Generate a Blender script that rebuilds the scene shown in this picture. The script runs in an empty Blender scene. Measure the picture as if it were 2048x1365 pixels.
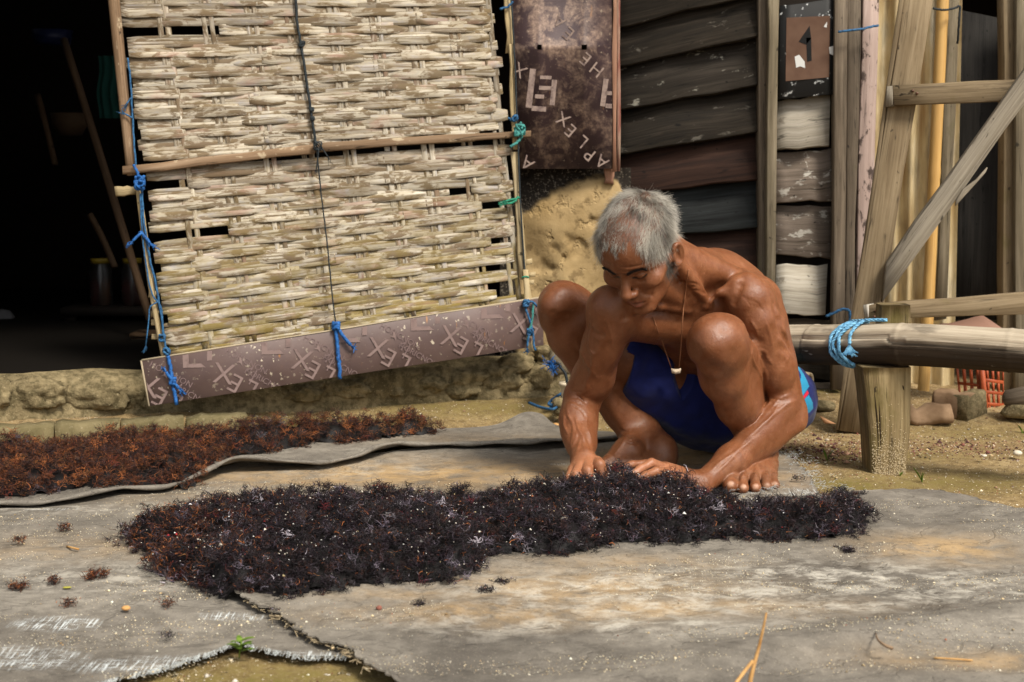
import bpy, bmesh, math, random
import numpy as np
from mathutils import Vector, Matrix

rng = np.random.default_rng(7)
random.seed(7)
SC = bpy.context.scene
COL = SC.collection

# ---------------------------------------------------------------- camera
CAM_H, FOCAL = 0.7325, 50.0
FPX = 2048 * FOCAL / 36.0
PITCH = math.radians(6.87)
cam = bpy.data.cameras.new('camera')
cam.lens, cam.sensor_width, cam.sensor_fit = FOCAL, 36.0, 'HORIZONTAL'
cam.clip_start, cam.clip_end = 0.05, 500.0
cam.dof.use_dof = True
cam.dof.focus_distance = 3.2
cam.dof.aperture_fstop = 6.3
camo = bpy.data.objects.new('camera', cam)
COL.objects.link(camo)
camo.location = (0, 0, CAM_H)
camo.rotation_euler = (math.pi / 2 - PITCH, 0, 0)
SC.camera = camo

# ---------------------------------------------------------------- sky, sun, exposure
SUN_EL, SUN_AZ = math.radians(50), math.radians(142)      # azimuth clockwise from +Y
world = bpy.data.worlds.new('World')
SC.world = world
world.use_nodes = True
nt = world.node_tree
nt.nodes.clear()
sky = nt.nodes.new('ShaderNodeTexSky')
sky.sky_type = 'NISHITA'
sky.sun_disc = False
sky.sun_elevation, sky.sun_rotation = SUN_EL, SUN_AZ
sky.air_density, sky.dust_density, sky.ozone_density = 1.0, 3.0, 0.6
hs = nt.nodes.new('ShaderNodeHueSaturation')               # overcast: the cloud cover greys the sky
hs.inputs['Saturation'].default_value = 0.08
bgn = nt.nodes.new('ShaderNodeBackground')
bgn.inputs['Strength'].default_value = 0.062
out = nt.nodes.new('ShaderNodeOutputWorld')
nt.links.new(sky.outputs[0], hs.inputs['Color'])
nt.links.new(hs.outputs[0], bgn.inputs['Color'])
nt.links.new(bgn.outputs[0], out.inputs[0])
sl = bpy.data.lights.new('sun', 'SUN')
sl.energy, sl.angle, sl.color = 1.5, math.radians(14), (1.0, 0.92, 0.80)
so = bpy.data.objects.new('sun', sl)
COL.objects.link(so)
sdir = Vector((math.cos(SUN_EL) * math.sin(SUN_AZ), math.cos(SUN_EL) * math.cos(SUN_AZ), math.sin(SUN_EL)))
so.rotation_euler = sdir.to_track_quat('Z', 'Y').to_euler()
so.location = sdir * 20
SC.view_settings.view_transform = 'Standard'
SC.view_settings.look = 'None'
SC.view_settings.exposure = 1.55
SC.view_settings.gamma = 1.0
SC.view_settings.use_curve_mapping = False
SC.cycles.max_bounces = 6
SC.cycles.diffuse_bounces = 3
SC.cycles.glossy_bounces = 2
SC.cycles.transmission_bounces = 4

# ---------------------------------------------------------------- geometry helpers
_cp, _sp = math.cos(PITCH), math.sin(PITCH)


def ray(px, py):
    u, v = (px - 1024) / FPX, (682.5 - py) / FPX
    return np.array([u, _cp + v * _sp, -_sp + v * _cp])


def P(px, py, Y):
    """the point at distance Y seen at photograph pixel (px, py)"""
    d = ray(px, py)
    return np.array([0, 0, CAM_H]) + d * (Y / d[1])


def G(px, py, z=0.0):
    d = ray(px, py)
    return np.array([0, 0, CAM_H]) + d * ((z - CAM_H) / d[2])


def unit(v):
    v = np.asarray(v, float)
    return v / (np.linalg.norm(v) + 1e-12)


def _h(ix, iy, iz, s):
    n = (ix * 374761393 + iy * 668265263 + iz * 1274126177 + s * 974711) & 0xffffffff
    n = ((n ^ (n >> 13)) * 1274126177) & 0xffffffff
    return ((n ^ (n >> 16)) & 0xffff) / 65535.0


def vnoise(p, s=0):
    """smooth value noise in 0..1, p is (..., 3) or (..., 2)"""
    p = np.asarray(p, float)
    if p.shape[-1] == 2:
        p = np.concatenate([p, np.zeros(p.shape[:-1] + (1,))], -1)
    i = np.floor(p).astype(np.int64)
    f = p - i
    f = f * f * (3 - 2 * f)
    x, y, z = i[..., 0], i[..., 1], i[..., 2]
    fx, fy, fz = f[..., 0], f[..., 1], f[..., 2]
    r = 0
    for dx in (0, 1):
        for dy in (0, 1):
            for dz in (0, 1):
                w = (fx if dx else 1 - fx) * (fy if dy else 1 - fy) * (fz if dz else 1 - fz)
                r = r + w * _h(x + dx, y + dy, z + dz, s)
    return r


def fbm(p, s=0, n=4):
    p = np.asarray(p, float)
    a, t, r = 1.0, 0.0, 0.0
    for k in range(n):
        r = r + a * vnoise(p * (2 ** k) + 17.3 * k, s + k)
        t += a
        a *= 0.5
    return r / t


def make(name, verts, faces, mat=None, parent=None, uv=None, smooth=False, attrs=None, mesh_name=None):
    """one mesh object; faces: list or (n,k) array; uv: per-vertex (n,2); attrs: {name: per-vertex values or (n,3) colours}"""
    verts = np.asarray(verts, np.float32).reshape(-1, 3)
    me = bpy.data.meshes.new(mesh_name or name)
    if isinstance(faces, np.ndarray):
        nf, k = faces.shape
        loops = faces.reshape(-1).astype(np.int32)
        starts = np.arange(0, nf * k, k, dtype=np.int32)
        tot = np.full(nf, k, np.int32)
    else:
        nf = len(faces)
        tot = np.array([len(f) for f in faces], np.int32)
        loops = np.array([i for f in faces for i in f], np.int32)
        starts = np.concatenate([[0], np.cumsum(tot)[:-1]]).astype(np.int32)
    me.vertices.add(len(verts))
    me.vertices.foreach_set('co', verts.ravel())
    me.loops.add(len(loops))
    me.loops.foreach_set('vertex_index', loops)
    me.polygons.add(nf)
    me.polygons.foreach_set('loop_start', starts)
    me.polygons.foreach_set('loop_total', tot)
    if smooth:
        me.polygons.foreach_set('use_smooth', np.ones(nf, bool))
    me.update(calc_edges=True)
    me.validate()
    if uv is not None:
        l = me.uv_layers.new(name='UVMap')
        uv = np.asarray(uv, np.float32)
        l.data.foreach_set('uv', uv[loops].ravel())
    for k, a in (attrs or {}).items():
        a = np.asarray(a, np.float32)
        if a.ndim == 2:
            at = me.attributes.new(k, 'FLOAT_COLOR', 'POINT')
            at.data.foreach_set('color', np.concatenate([a, np.ones((len(a), 1), np.float32)], 1).ravel())
        else:
            at = me.attributes.new(k, 'FLOAT', 'POINT')
            at.data.foreach_set('value', a)
    if mat:
        me.materials.append(mat)
    o = bpy.data.objects.new(name, me)
    COL.objects.link(o)
    if parent is not None:
        o.parent = parent
    return o


def empty(name, loc=(0, 0, 0)):
    o = bpy.data.objects.new(name, None)
    o.empty_display_size = 0.1
    COL.objects.link(o)
    ANCH[o.name] = o
    return o


ANCH = {}


def tag(o, label=None, cat=None, group=None, kind=None):
    if label: o['label'] = label
    if cat: o['category'] = cat
    if group: o['group'] = group
    if kind: o['kind'] = kind
    return o


def thing(name, label, cat, group=None):
    return tag(empty(name), label, cat, group)


def join(parts):
    """merge (verts, faces, uv) triples"""
    V, F, U, n = [], [], [], 0
    for v, f, u in parts:
        V.append(np.asarray(v, float)); U.append(np.asarray(u, float))
        F += [tuple(int(i) + n for i in ff) for ff in f]
        n += len(v)
    return np.concatenate(V), F, np.concatenate(U)


def board_geo(tl, tr, br, bl, thick, nseg=5, wob=0.0015, ch=0.002, seed=None, split=0.0):
    """a plank whose front face has these four corners; chamfered edges a little uneven; u runs along it"""
    tl, tr, br, bl = [np.asarray(a, float) for a in (tl, tr, br, bl)]
    r = np.random.default_rng(seed if seed is not None else rng.integers(1 << 30))
    n = unit(np.cross(tr - tl, bl - tl))
    if n[1] > 0: n = -n                                     # front looks to the camera side
    L = np.linalg.norm(tr - tl)
    V, U = [], []
    u0, v0 = r.uniform(0, 20), r.uniform(0, 20)
    for i in range(nseg + 1):
        t = i / nseg
        a = tl + (tr - tl) * t + r.normal(0, wob, 3)
        b = bl + (br - bl) * t + r.normal(0, wob, 3)
        w = np.linalg.norm(b - a)
        d = (b - a) / w
        bow = n * r.normal(0, wob)
        c = min(ch, w * .2, thick * .3)
        ring = [a + d * c, b - d * c, b - n * c, b - n * (thick - c), b - d * c - n * thick, a + d * c - n * thick, a - n * (thick - c), a - n * c]
        vv = [c, w - c, w, w + thick, w + thick, 2 * w + thick, -thick, 0]
        V += [p + bow for p in ring]
        U += [(u0 + t * L, v0 + q) for q in vv]
    F = []
    for i in range(nseg):
        for k in range(8):
            k2 = (k + 1) % 8
            F.append((i * 8 + k, i * 8 + k2, (i + 1) * 8 + k2, (i + 1) * 8 + k))
    F.append(tuple(range(7, -1, -1)))
    F.append(tuple(nseg * 8 + k for k in range(8)))
    return V, F, U


def board(name, tl, tr, br, bl, thick, mat, parent=None, **k):
    v, f, u = board_geo(tl, tr, br, bl, thick, **k)
    return make(name, v, f, mat, parent, uv=u)


def vboard(name, tl, tr, br, bl, thick, mat, parent=None, **k):
    """same, grain running from the top edge to the bottom edge"""
    return board(name, bl, tl, tr, br, thick, mat, parent, **k)


def frames(pts):
    pts = np.asarray(pts, float)
    t = np.gradient(pts, axis=0)
    t /= np.linalg.norm(t, axis=1, keepdims=True) + 1e-12
    ref = np.array([0, 0, 1.0]) if abs(t[0][2]) < .9 else np.array([1.0, 0, 0])
    N = np.zeros_like(pts); B = np.zeros_like(pts)
    n = unit(np.cross(t[0], ref))
    for i in range(len(pts)):
        n = unit(n - t[i] * np.dot(n, t[i]))
        N[i] = n; B[i] = np.cross(t[i], n)
    return t, N, B


def tube_geo(pts, r, k=8, cap=True, flat=1.0):
    pts = np.asarray(pts, float)
    m = len(pts)
    r = np.full(m, r) if np.isscalar(r) else np.asarray(r, float)
    t, N, B = frames(pts)
    s = np.concatenate([[0], np.cumsum(np.linalg.norm(np.diff(pts, axis=0), axis=1))])
    V, U = [], []
    for i in range(m):
        for j in range(k):
            a = 2 * math.pi * j / k
            V.append(pts[i] + r[i] * (math.cos(a) * N[i] + flat * math.sin(a) * B[i]))
            U.append((s[i], j / k * 6.28 * r.mean()))
    F = []
    for i in range(m - 1):
        for j in range(k):
            j2 = (j + 1) % k
            F.append((i * k + j, i * k + j2, (i + 1) * k + j2, (i + 1) * k + j))
    if cap:
        F.append(tuple(range(k - 1, -1, -1)))
        F.append(tuple((m - 1) * k + j for j in range(k)))
    return V, F, U


def tube(name, pts, r, mat, parent=None, k=8, smooth=True, flat=1.0):
    v, f, u = tube_geo(pts, r, k, True, flat)
    return make(name, v, f, mat, parent, uv=u, smooth=smooth)


def spline(pts, n):
    """Catmull-Rom through pts, n samples"""
    p = np.asarray(pts, float)
    p = np.concatenate([[2 * p[0] - p[1]], p, [2 * p[-1] - p[-2]]])
    m = len(p) - 3
    out = []
    for t in np.linspace(0, m - 1e-6, n):
        i = int(t); f = t - i
        a, b, c, d = p[i], p[i + 1], p[i + 2], p[i + 3]
        out.append(.5 * (2 * b + (c - a) * f + (2 * a - 5 * b + 4 * c - d) * f * f + (3 * b - a - 3 * c + d) * f ** 3))
    return np.array(out)


def rope_geo(pts, r, n=None, k=5, pitch=None):
    """three twisted strands"""
    pts = np.asarray(pts, float)
    L = np.linalg.norm(np.diff(pts, axis=0), axis=1).sum()
    pitch = pitch or r * 7
    n = n or int(L / pitch * 7) + 4
    pp = spline(pts, n)
    t, N, B = frames(pp)
    s = np.concatenate([[0], np.cumsum(np.linalg.norm(np.diff(pp, axis=0), axis=1))])
    parts = []
    for q in range(3):
        a = s / pitch * 2 * math.pi + q * 2.094
        c = pp + (np.cos(a)[:, None] * N + np.sin(a)[:, None] * B) * r * .5
        parts.append(tube_geo(c, r * .56, k))
    return join(parts)


def grid_faces(nx, ny):
    i = np.arange((nx - 1) * (ny - 1))
    a = (i // (nx - 1)) * nx + i % (nx - 1)
    return np.stack([a, a + 1, a + nx + 1, a + nx], 1)


def rock_geo(c, size, seed=0, sub=2, rough=.25, boxy=.0, rot=0.0, fine=.5):
    bm = bmesh.new()
    bmesh.ops.create_icosphere(bm, subdivisions=sub, radius=1)
    v = np.array([p.co[:] for p in bm.verts])
    F = [tuple(x.index for x in f.verts) for f in bm.faces]
    bm.free()
    if boxy:
        m = np.abs(v).max(1, keepdims=True)
        v = v * (1 - boxy) + v / m * .8 * boxy
    d = (fbm(v * 1.3 + seed * 9.1, seed, 3) - .5) * 2 * rough + (fbm(v * 4 + seed * 3.1, seed + 5, 3) - .5) * rough * fine
    v = v * (1 + d)[:, None] * np.asarray(size)
    cr, sr = math.cos(rot), math.sin(rot)
    v = np.stack([v[:, 0] * cr - v[:, 1] * sr, v[:, 0] * sr + v[:, 1] * cr, v[:, 2]], 1) + np.asarray(c)
    return v, F, v[:, :2]


# ---------------------------------------------------------------- material helpers
class M:
    """tiny node-graph writer"""
    def __init__(s, name, rough=.8, spec=.3):
        s.m = bpy.data.materials.new(name)
        s.m.use_nodes = True
        s.t = s.m.node_tree
        s.b = s.t.nodes['Principled BSDF']
        s.b.inputs['Roughness'].default_value = rough
        s.b.inputs['Specular IOR Level'].default_value = spec

    def n(s, typ, **k):
        nd = s.t.nodes.new('ShaderNode' + typ)
        for a, v in k.items():
            if hasattr(nd, a): setattr(nd, a, v)
        return nd

    def l(s, a, b):
        s.t.links.new(a, b)

    def coord(s, kind='Object', scale=(1, 1, 1), off=(0, 0, 0), perobj=True):
        tc = s.n('TexCoord')
        mp = s.n('Mapping')
        mp.inputs['Scale'].default_value = scale
        mp.inputs['Location'].default_value = off
        s.l(tc.outputs[kind], mp.inputs[0])
        if perobj:
            oi = s.n('ObjectInfo')
            ml = s.n('VectorMath', operation='SCALE')
            ml.inputs[0].default_value = (31.7, 17.3, 23.9)
            s.l(oi.outputs['Random'], ml.inputs['Scale'])
            ad = s.n('VectorMath', operation='ADD')
            s.l(mp.outputs[0], ad.inputs[0]); s.l(ml.outputs[0], ad.inputs[1])
            return ad.outputs[0]
        return mp.outputs[0]

    def noise(s, co, scale, detail=4, rough=.55, dist=0.0):
        nd = s.n('TexNoise')
        nd.inputs['Scale'].default_value = scale
        nd.inputs['Detail'].default_value = detail
        nd.inputs['Roughness'].default_value = rough
        nd.inputs['Distortion'].default_value = dist
        s.l(co, nd.inputs['Vector'])
        return nd.outputs[0]

    def ramp(s, f, *stops, interp='LINEAR'):
        nd = s.n('ValToRGB')
        nd.color_ramp.interpolation = interp
        e = nd.color_ramp.elements
        while len(e) < len(stops): e.new(.5)
        for el, (p, c) in zip(e, stops):
            el.position = p
            el.color = (c, c, c, 1) if np.isscalar(c) else (*c, 1)
        s.l(f, nd.inputs[0])
        return nd.outputs[0]

    def mix(s, f, a, b, blend='MIX'):
        nd = s.n('Mix', data_type='RGBA', blend_type=blend)
        for sock, v in ((nd.inputs[0], f), (nd.inputs[6], a), (nd.inputs[7], b)):
            if hasattr(v, 'links') or hasattr(v, 'is_linked'): s.l(v, sock)
            elif np.isscalar(v): sock.default_value = v if sock.type == 'VALUE' else (v, v, v, 1)
            else: sock.default_value = (*v, 1)
        return nd.outputs[2]

    def math(s, op, a, b=0.0, c=None):
        nd = s.n('Math', operation=op)
        for i, v in enumerate((a, b) if c is None else (a, b, c)):
            if hasattr(v, 'is_linked'): s.l(v, nd.inputs[i])
            else: nd.inputs[i].default_value = v
        return nd.outputs[0]

    def attr(s, name, what='Fac'):
        nd = s.n('Attribute', attribute_name=name)
        return nd.outputs[what]

    def color(s, c):
        s.l(c, s.b.inputs['Base Color']) if hasattr(c, 'is_linked') else setattr(s.b.inputs['Base Color'], 'default_value', (*c, 1))
        return s

    def rough(s, c):
        s.l(c, s.b.inputs['Roughness'])
        return s

    def bump(s, h, dist=.002, strength=1.0):
        nd = s.n('Bump')
        nd.inputs['Distance'].default_value = dist
        nd.inputs['Strength'].default_value = strength
        prev = s.b.inputs['Normal']
        if prev.is_linked: s.l(prev.links[0].from_socket, nd.inputs['Normal'])
        s.l(h, nd.inputs['Height'])
        s.l(nd.outputs[0], prev)
        return s


def wood(name, dark, mid, light, grain=1.0, patch=None, patch_amt=.5, patch_scale=9, rough=.8, moss=None, moss_amt=.55, bump=.0015, spec=.25, stain=None):
    m = M(name, rough, spec)
    co = m.coord('UV', (3 * grain, 60 * grain, 1))
    g = m.noise(co, 1.0, 6, .65, .6)
    co2 = m.coord('UV', (8, 14, 1))
    b = m.noise(co2, 1.0, 5, .6)
    c = m.ramp(g, (.25, dark), (.5, mid), (.75, light))
    c = m.mix(m.ramp(b, (.3, .0), (.75, .7)), c, m.mix(.5, c, dark))
    co3 = m.coord('UV', (1.2 * grain, 150 * grain, 1))
    fine = m.noise(co3, 1.0, 3, .7)
    c = m.mix(m.ramp(fine, (.56, 0), (.68, .55)), c, dark)
    if patch is not None:
        pc = m.coord('UV', (patch_scale, patch_scale * 2.2, 1))
        pn = m.noise(pc, 1.0, 7, .7, .3)
        c = m.mix(m.ramp(pn, (patch_amt, 0), (patch_amt + .05, .9)), c, patch)
    if moss is not None:
        pc = m.coord('UV', (5, 9, 1))
        pn = m.noise(pc, 1.0, 5, .65, .2)
        c = m.mix(m.ramp(pn, (moss_amt, 0), (moss_amt + .16, .8)), c, moss)
    if stain is not None:
        pc = m.coord('UV', (4, 22, 1))
        pn = m.noise(pc, 1.0, 4, .6, .2)
        c = m.mix(m.ramp(pn, (.52, 0), (.7, .75)), c, stain)
    sp = m.noise(m.coord('UV', (34, 46, 1)), 1.0, 2, .5)
    c = m.mix(m.ramp(sp, (.70, 0), (.74, .85)), c, tuple(x * .25 for x in dark))
    ck = m.noise(m.coord('UV', (1.6, 46, 1)), 1.0, 2, .5, .3)
    ck = m.math('ABSOLUTE', m.math('SUBTRACT', ck, .5))
    ckr = m.math('MULTIPLY', m.ramp(ck, (0, 1), (.015, 0)), m.ramp(b, (.45, 0), (.55, 1)))
    c = m.mix(m.math('MULTIPLY', ckr, .8), c, tuple(x * .2 for x in dark))
    oi = m.n('ObjectInfo')
    c = m.mix(1.0, c, m.ramp(oi.outputs['Random'], (0, .78), (1, 1.12)), 'MULTIPLY')
    m.color(c)
    m.bump(m.math('ADD', g, m.math('MULTIPLY', fine, .6)), bump)
    return m.m
# ================================================================ ground and tarpaulins
def sstep(a, b, x):
    t = np.clip((np.asarray(x, float) - a) / (b - a), 0, 1)
    return t * t * (3 - 2 * t)


KERB_L, KERB_R = P(-40, 872, 3.79), P(489, 858, 3.97)


def kerb_y(x):
    return KERB_L[1] + (np.asarray(x) - KERB_L[0]) * (KERB_R[1] - KERB_L[1]) / (KERB_R[0] - KERB_L[0])


def gz(x, y):
    """height of the yard"""
    x, y = np.asarray(x, float), np.asarray(y, float)
    left = 1 - sstep(-.95, -.55, x)
    k = kerb_y(np.minimum(x, -.7))
    zl = .046 * sstep(-.02, .03, y - k - .02)
    zr = .050 * sstep(3.95, 4.35, y)
    return -.014 + left * zl + (1 - left) * zr


def soil_z(x, y):
    p = np.stack([x, y], -1)
    return gz(x, y) + (fbm(p * 5, 41, 3) - .5) * .012 + (fbm(p * 28, 43, 3) - .5) * .012


ax = np.concatenate([-np.geomspace(60, 2.2, 24), np.arange(-2.1, 2.3, .02), np.geomspace(2.32, 60, 24)])
ay = np.concatenate([-np.geomspace(60, 1.2, 14), np.linspace(-1, 1.5, 8), np.arange(1.6, 4.9, .02), np.geomspace(4.95, 90, 26)])
X, Y = np.meshgrid(ax, ay)
Z = soil_z(X, Y)
gv = np.stack([X, Y, Z], -1).reshape(-1, 3)
# worn, mossy and shredded places on the soil
def blob(px, py, rx, ry, pts):
    c = G(px, py)
    return np.exp(-(((pts[:, 0] - c[0]) / rx) ** 2 + ((pts[:, 1] - c[1]) / ry) ** 2))
moss = np.zeros(len(gv)); red = np.zeros(len(gv))
for a in ((1690, 960, .14, .10, 1), (1900, 955, .3, .14, .75), (1750, 900, .3, .12, .6), (1960, 860, .3, .12, .5), (1640, 800, .15, .12, .9), (620, 850, .35, .10, .8), (950, 830, .4, .12, .7), (560, 1350, .25, .1, .9), (1270, 860, .1, .1, .9), (200, 825, .6, .05, .35)):
    moss = np.maximum(moss, a[4] * blob(*a[:4], gv))
for a in ((1650, 895, .12, .06, .7), (1560, 880, .1, .06, .6), (1900, 880, .3, .04, .35), (1250, 910, .1, .06, .4)):
    red = np.maximum(red, a[4] * blob(*a[:4], gv))
m = M('soil', .95, .15)
co = m.coord('Object', perobj=False)
n1, n2, n3 = m.noise(co, 6, 5, .6), m.noise(co, 45, 5, .65), m.noise(co, 240, 3, .65)
c = m.ramp(n1, (.3, (.20, .135, .06)), (.55, (.30, .21, .10)), (.75, (.37, .28, .15)))
c = m.mix(m.ramp(n2, (.38, .75), (.56, 0)), c, (.11, .07, .03))
c = m.mix(m.ramp(n3, (.57, 0), (.70, .8)), c, (.60, .50, .33))
c = m.mix(m.ramp(n3, (.30, .6), (.40, 0)), c, (.08, .055, .03))
mm = m.math('MULTIPLY', m.attr('moss'), m.ramp(n2, (.3, .2), (.6, 1)))
c = m.mix(mm, c, (.14, .115, .026))
c = m.mix(m.math('MULTIPLY', m.attr('red'), m.ramp(n2, (.45, 0), (.6, .8))), c, (.16, .06, .04))
m.color(c)
m.bump(n2, .006, .7); m.bump(n3, .002, .8)
SOIL = m.m
g = make('ground', gv, grid_faces(len(ax), len(ay)), SOIL, smooth=True, attrs={'moss': moss, 'red': red})
tag(g, kind='structure')


# ---- tarpaulins: sheets laid between four edge lines
def polyline(pts, t):
    pts = np.asarray(pts, float)
    s = np.concatenate([[0], np.cumsum(np.linalg.norm(np.diff(pts, axis=0), axis=1))]); s /= s[-1]
    return np.stack([np.interp(t, s, pts[:, k]) for k in range(2)], 1)


def gpx(pts):
    return np.array([G(x, y)[:2] for x, y in pts])


def coons(top, bot, left, right, nu, nv):
    u, v = np.linspace(0, 1, nu), np.linspace(0, 1, nv)
    c0, c1, d0, d1 = polyline(top, u), polyline(bot, u), polyline(left, v), polyline(right, v)
    U, Vv = u[None, :, None], v[:, None, None]
    S = (1 - Vv) * c0[None] + Vv * c1[None] + (1 - U) * d0[:, None] + U * d1[:, None]
    S -= (1 - U) * (1 - Vv) * c0[0] + U * (1 - Vv) * c0[-1] + (1 - U) * Vv * c1[0] + U * Vv * c1[-1]
    return S, np.broadcast_to(u[None, :], (nv, nu)), np.broadcast_to(v[:, None], (nv, nu))


def wrinkle(p):
    """long soft folds shared by the sheets"""
    q = p @ np.array([[.9, -.35], [.35, .9]])
    a = fbm(np.stack([q[..., 0] * 1.6, q[..., 1] * 6], -1), 51, 4)
    b = fbm(np.stack([q[..., 0] * 7, q[..., 1] * 16], -1), 55, 3)
    r = 1 - np.abs(2 * fbm(np.stack([q[..., 0] * 2.2, q[..., 1] * 3.4], -1), 58, 3) - 1)
    return .016 * a + .004 * b + .005 * r ** 4 - .009


def tarp_mat(name, c1, c2, dusty):
    m = M(name, .78, .25)
    co = m.coord('Object', perobj=False)
    n1, n2, n3 = m.noise(co, 2.6, 6, .6, .4), m.noise(co, 30, 5, .65), m.noise(co, 330, 3, .65)
    c = m.ramp(n1, (.32, c1), (.66, c2))
    c = m.mix(m.ramp(n2, (.35, .45), (.62, 0)), c, tuple(x * .55 for x in c1))
    tan = m.math('MULTIPLY', m.attr('tan'), m.ramp(m.noise(co, 16, 6, .68, .5), (.34, .15), (.58, .95)))
    c = m.mix(tan, c, (.46, .30, .135))
    dust = m.math('MULTIPLY', m.attr('dust'), m.ramp(m.noise(m.coord('Object', (10, 13, 1), perobj=False), 1.5, 9, .76, .3), (.46, 0), (.60, 1)))
    c = m.mix(m.math('MULTIPLY', dust, .8), c, (.58, .54, .46))
    c = m.mix(m.ramp(n3, (.60, 0), (.72, dusty)), c, (.62, .54, .40))
    n4 = m.noise(co, 110, 5, .7)
    c = m.mix(m.ramp(n4, (.34, .45), (.44, 0)), c, tuple(x * .5 for x in c1))
    cr = m.noise(m.coord('Object', (3, 6, 1), perobj=False), 1.7, 5, .55, .8)
    cr = m.math('ABSOLUTE', m.math('SUBTRACT', cr, .5))
    c = m.mix(m.ramp(cr, (.0, .18), (.010, 0)), c, tuple(x * .45 for x in c1))
    m.bump(m.ramp(cr, (.0, 0), (.02, 1)), .004, .5)
    # worn through: white warp and weft threads
    w1 = m.noise(m.coord('Object', (26, 420, 1), perobj=False), 1.0, 2, .6)
    w2 = m.noise(m.coord('Object', (380, 16, 1), perobj=False), 1.0, 2, .6)
    ww = m.math('MAXIMUM', m.ramp(w1, (.58, 0), (.64, 1)), m.ramp(w2, (.56, 0), (.62, 1)))
    ww = m.math('MULTIPLY', ww, m.ramp(m.math('MULTIPLY', m.attr('fray'), m.math('ADD', n2, .45)), (.42, 0), (.72, .9)))
    c = m.mix(ww, c, (.62, .66, .66))
    m.color(c)
    m.rough(m.ramp(n2, (.3, .62), (.7, .9)))
    wv = m.math('ADD', m.noise(m.coord('Object', (900, 120, 1), perobj=False), 1.0, 1), m.noise(m.coord('Object', (120, 900, 1), perobj=False), 1.0, 1))
    m.bump(wv, .0006, .5); m.bump(n2, .004, .5); m.bump(n1, .02, .35)
    return m.m


T_MAT = tarp_mat('tarpaulin_cloth', (.105, .092, .077), (.27, .242, .20), .45)


def tarp(name, label, top, bot, left, right, nu, nv, layer, lift=None, fray=(), tan=(), dust=(), ragged=.0):
    S, u, v = coons(gpx(top), gpx(bot), gpx(left), gpx(right), nu, nv)
    if ragged:
        e = np.minimum.reduce([v, 1 - v]) if ragged > 0 else 0
        S = S + ((fbm(S * 60, 71, 2) - .5) * .02 * (np.minimum(np.minimum(u, 1 - u), np.minimum(v, 1 - v)) < .012))[..., None]
    z = gz(S[..., 0], S[..., 1]) + .014 + np.maximum(wrinkle(S), -.006) + layer
    if lift is not None: z = z + lift(u, v, S)
    top_v = np.concatenate([S, z[..., None]], -1).reshape(-1, 3)
    n = nu * nv
    bot_v = top_v - np.array([0, 0, .0018])
    f = grid_faces(nu, nv)
    i = np.arange(nu - 1); j = np.arange(nv - 1)
    rim = [np.stack([i, i + n, i + 1 + n, i + 1], 1), np.stack([(nv - 1) * nu + i, (nv - 1) * nu + i + 1, (nv - 1) * nu + i + 1 + n, (nv - 1) * nu + i + n], 1),
           np.stack([j * nu, (j + 1) * nu, (j + 1) * nu + n, j * nu + n], 1), np.stack([j * nu + nu - 1, j * nu + nu - 1 + n, (j + 1) * nu + nu - 1 + n, (j + 1) * nu + nu - 1], 1)]
    F = np.concatenate([f[:, ::-1], f + n] + rim)
    V = np.concatenate([top_v, bot_v])
    at = {}
    for key, lst in (('fray', fray), ('tan', tan), ('dust', dust)):
        w = np.zeros(len(V))
        for a in lst: w = np.maximum(w, a[4] * blob(*a[:4], V))
        at[key] = w
    o = make(name, V, F, T_MAT, smooth=True, attrs=at)
    return tag(o, label, 'tarpaulin', 'old tarpaulins spread over the yard'), S, z


HEM = [(-140, 1034), (0, 1017), (90, 1018), (250, 992), (330, 986), (400, 969), (480, 948), (560, 946), (640, 942), (720, 930), (800, 909), (900, 902), (1060, 906), (1150, 897), (1250, 886)]


def lift_back(u, v, S):
    w = np.exp(-((1 - v) / .16) ** 2)
    prof = .004 + .022 * np.exp(-((u - .40) / .07) ** 2) + .014 * np.exp(-((u - .62) / .05) ** 2) + .018 * np.exp(-((u - .86) / .06) ** 2) + .010 * np.exp(-((u - .2) / .05) ** 2)
    far = .035 * np.exp(-((u - .83) / .035) ** 2) * np.exp(-(v / .25) ** 2)
    ripple = .004 * np.sin(v * 22 + 9 * u) * sstep(.45, .95, v)
    return w * prof + far + ripple


tA, SA, zA = tarp('back_tarpaulin', 'grey tarpaulin with a rolled hem under the rust-red seaweed', [(-140, 925), (0, 912), (300, 890), (500, 878), (890, 868), (1040, 858), (1085, 856), (1130, 866), (1250, 878)], HEM,
                [(-140, 925), (-140, 1034)], [(1250, 878), (1250, 886)], 220, 46, .009, lift_back,
                fray=[(120, 1012, .06, .02, .7), (1120, 905, .05, .02, .7)], tan=[(1000, 890, .4, .08, .2)], dust=[(1130, 900, .05, .03, .9), (700, 910, .3, .05, .25)])
hp = np.concatenate([SA[-1], zA[-1][:, None]], -1)[::2]
hp[:, 2] += .002
tube('hem', hp, .0065 + .002 * np.sin(np.arange(len(hp)) * .7), T_MAT, tA, 7, flat=.8)


def lift_left(u, v, S):
    c = G(480, 1300)[:2]; d = G(620, 1318)[:2]; e = G(230, 1362)[:2]
    edge = np.exp(-((1 - v) / .07) ** 2)
    out = .0
    for q, a, s in ((c, .008, .07), (d, .003, .08), (e, .004, .10)):
        out = out + a * np.exp(-((S[..., 0] - q[0]) / s) ** 2)
    return out * edge


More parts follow.
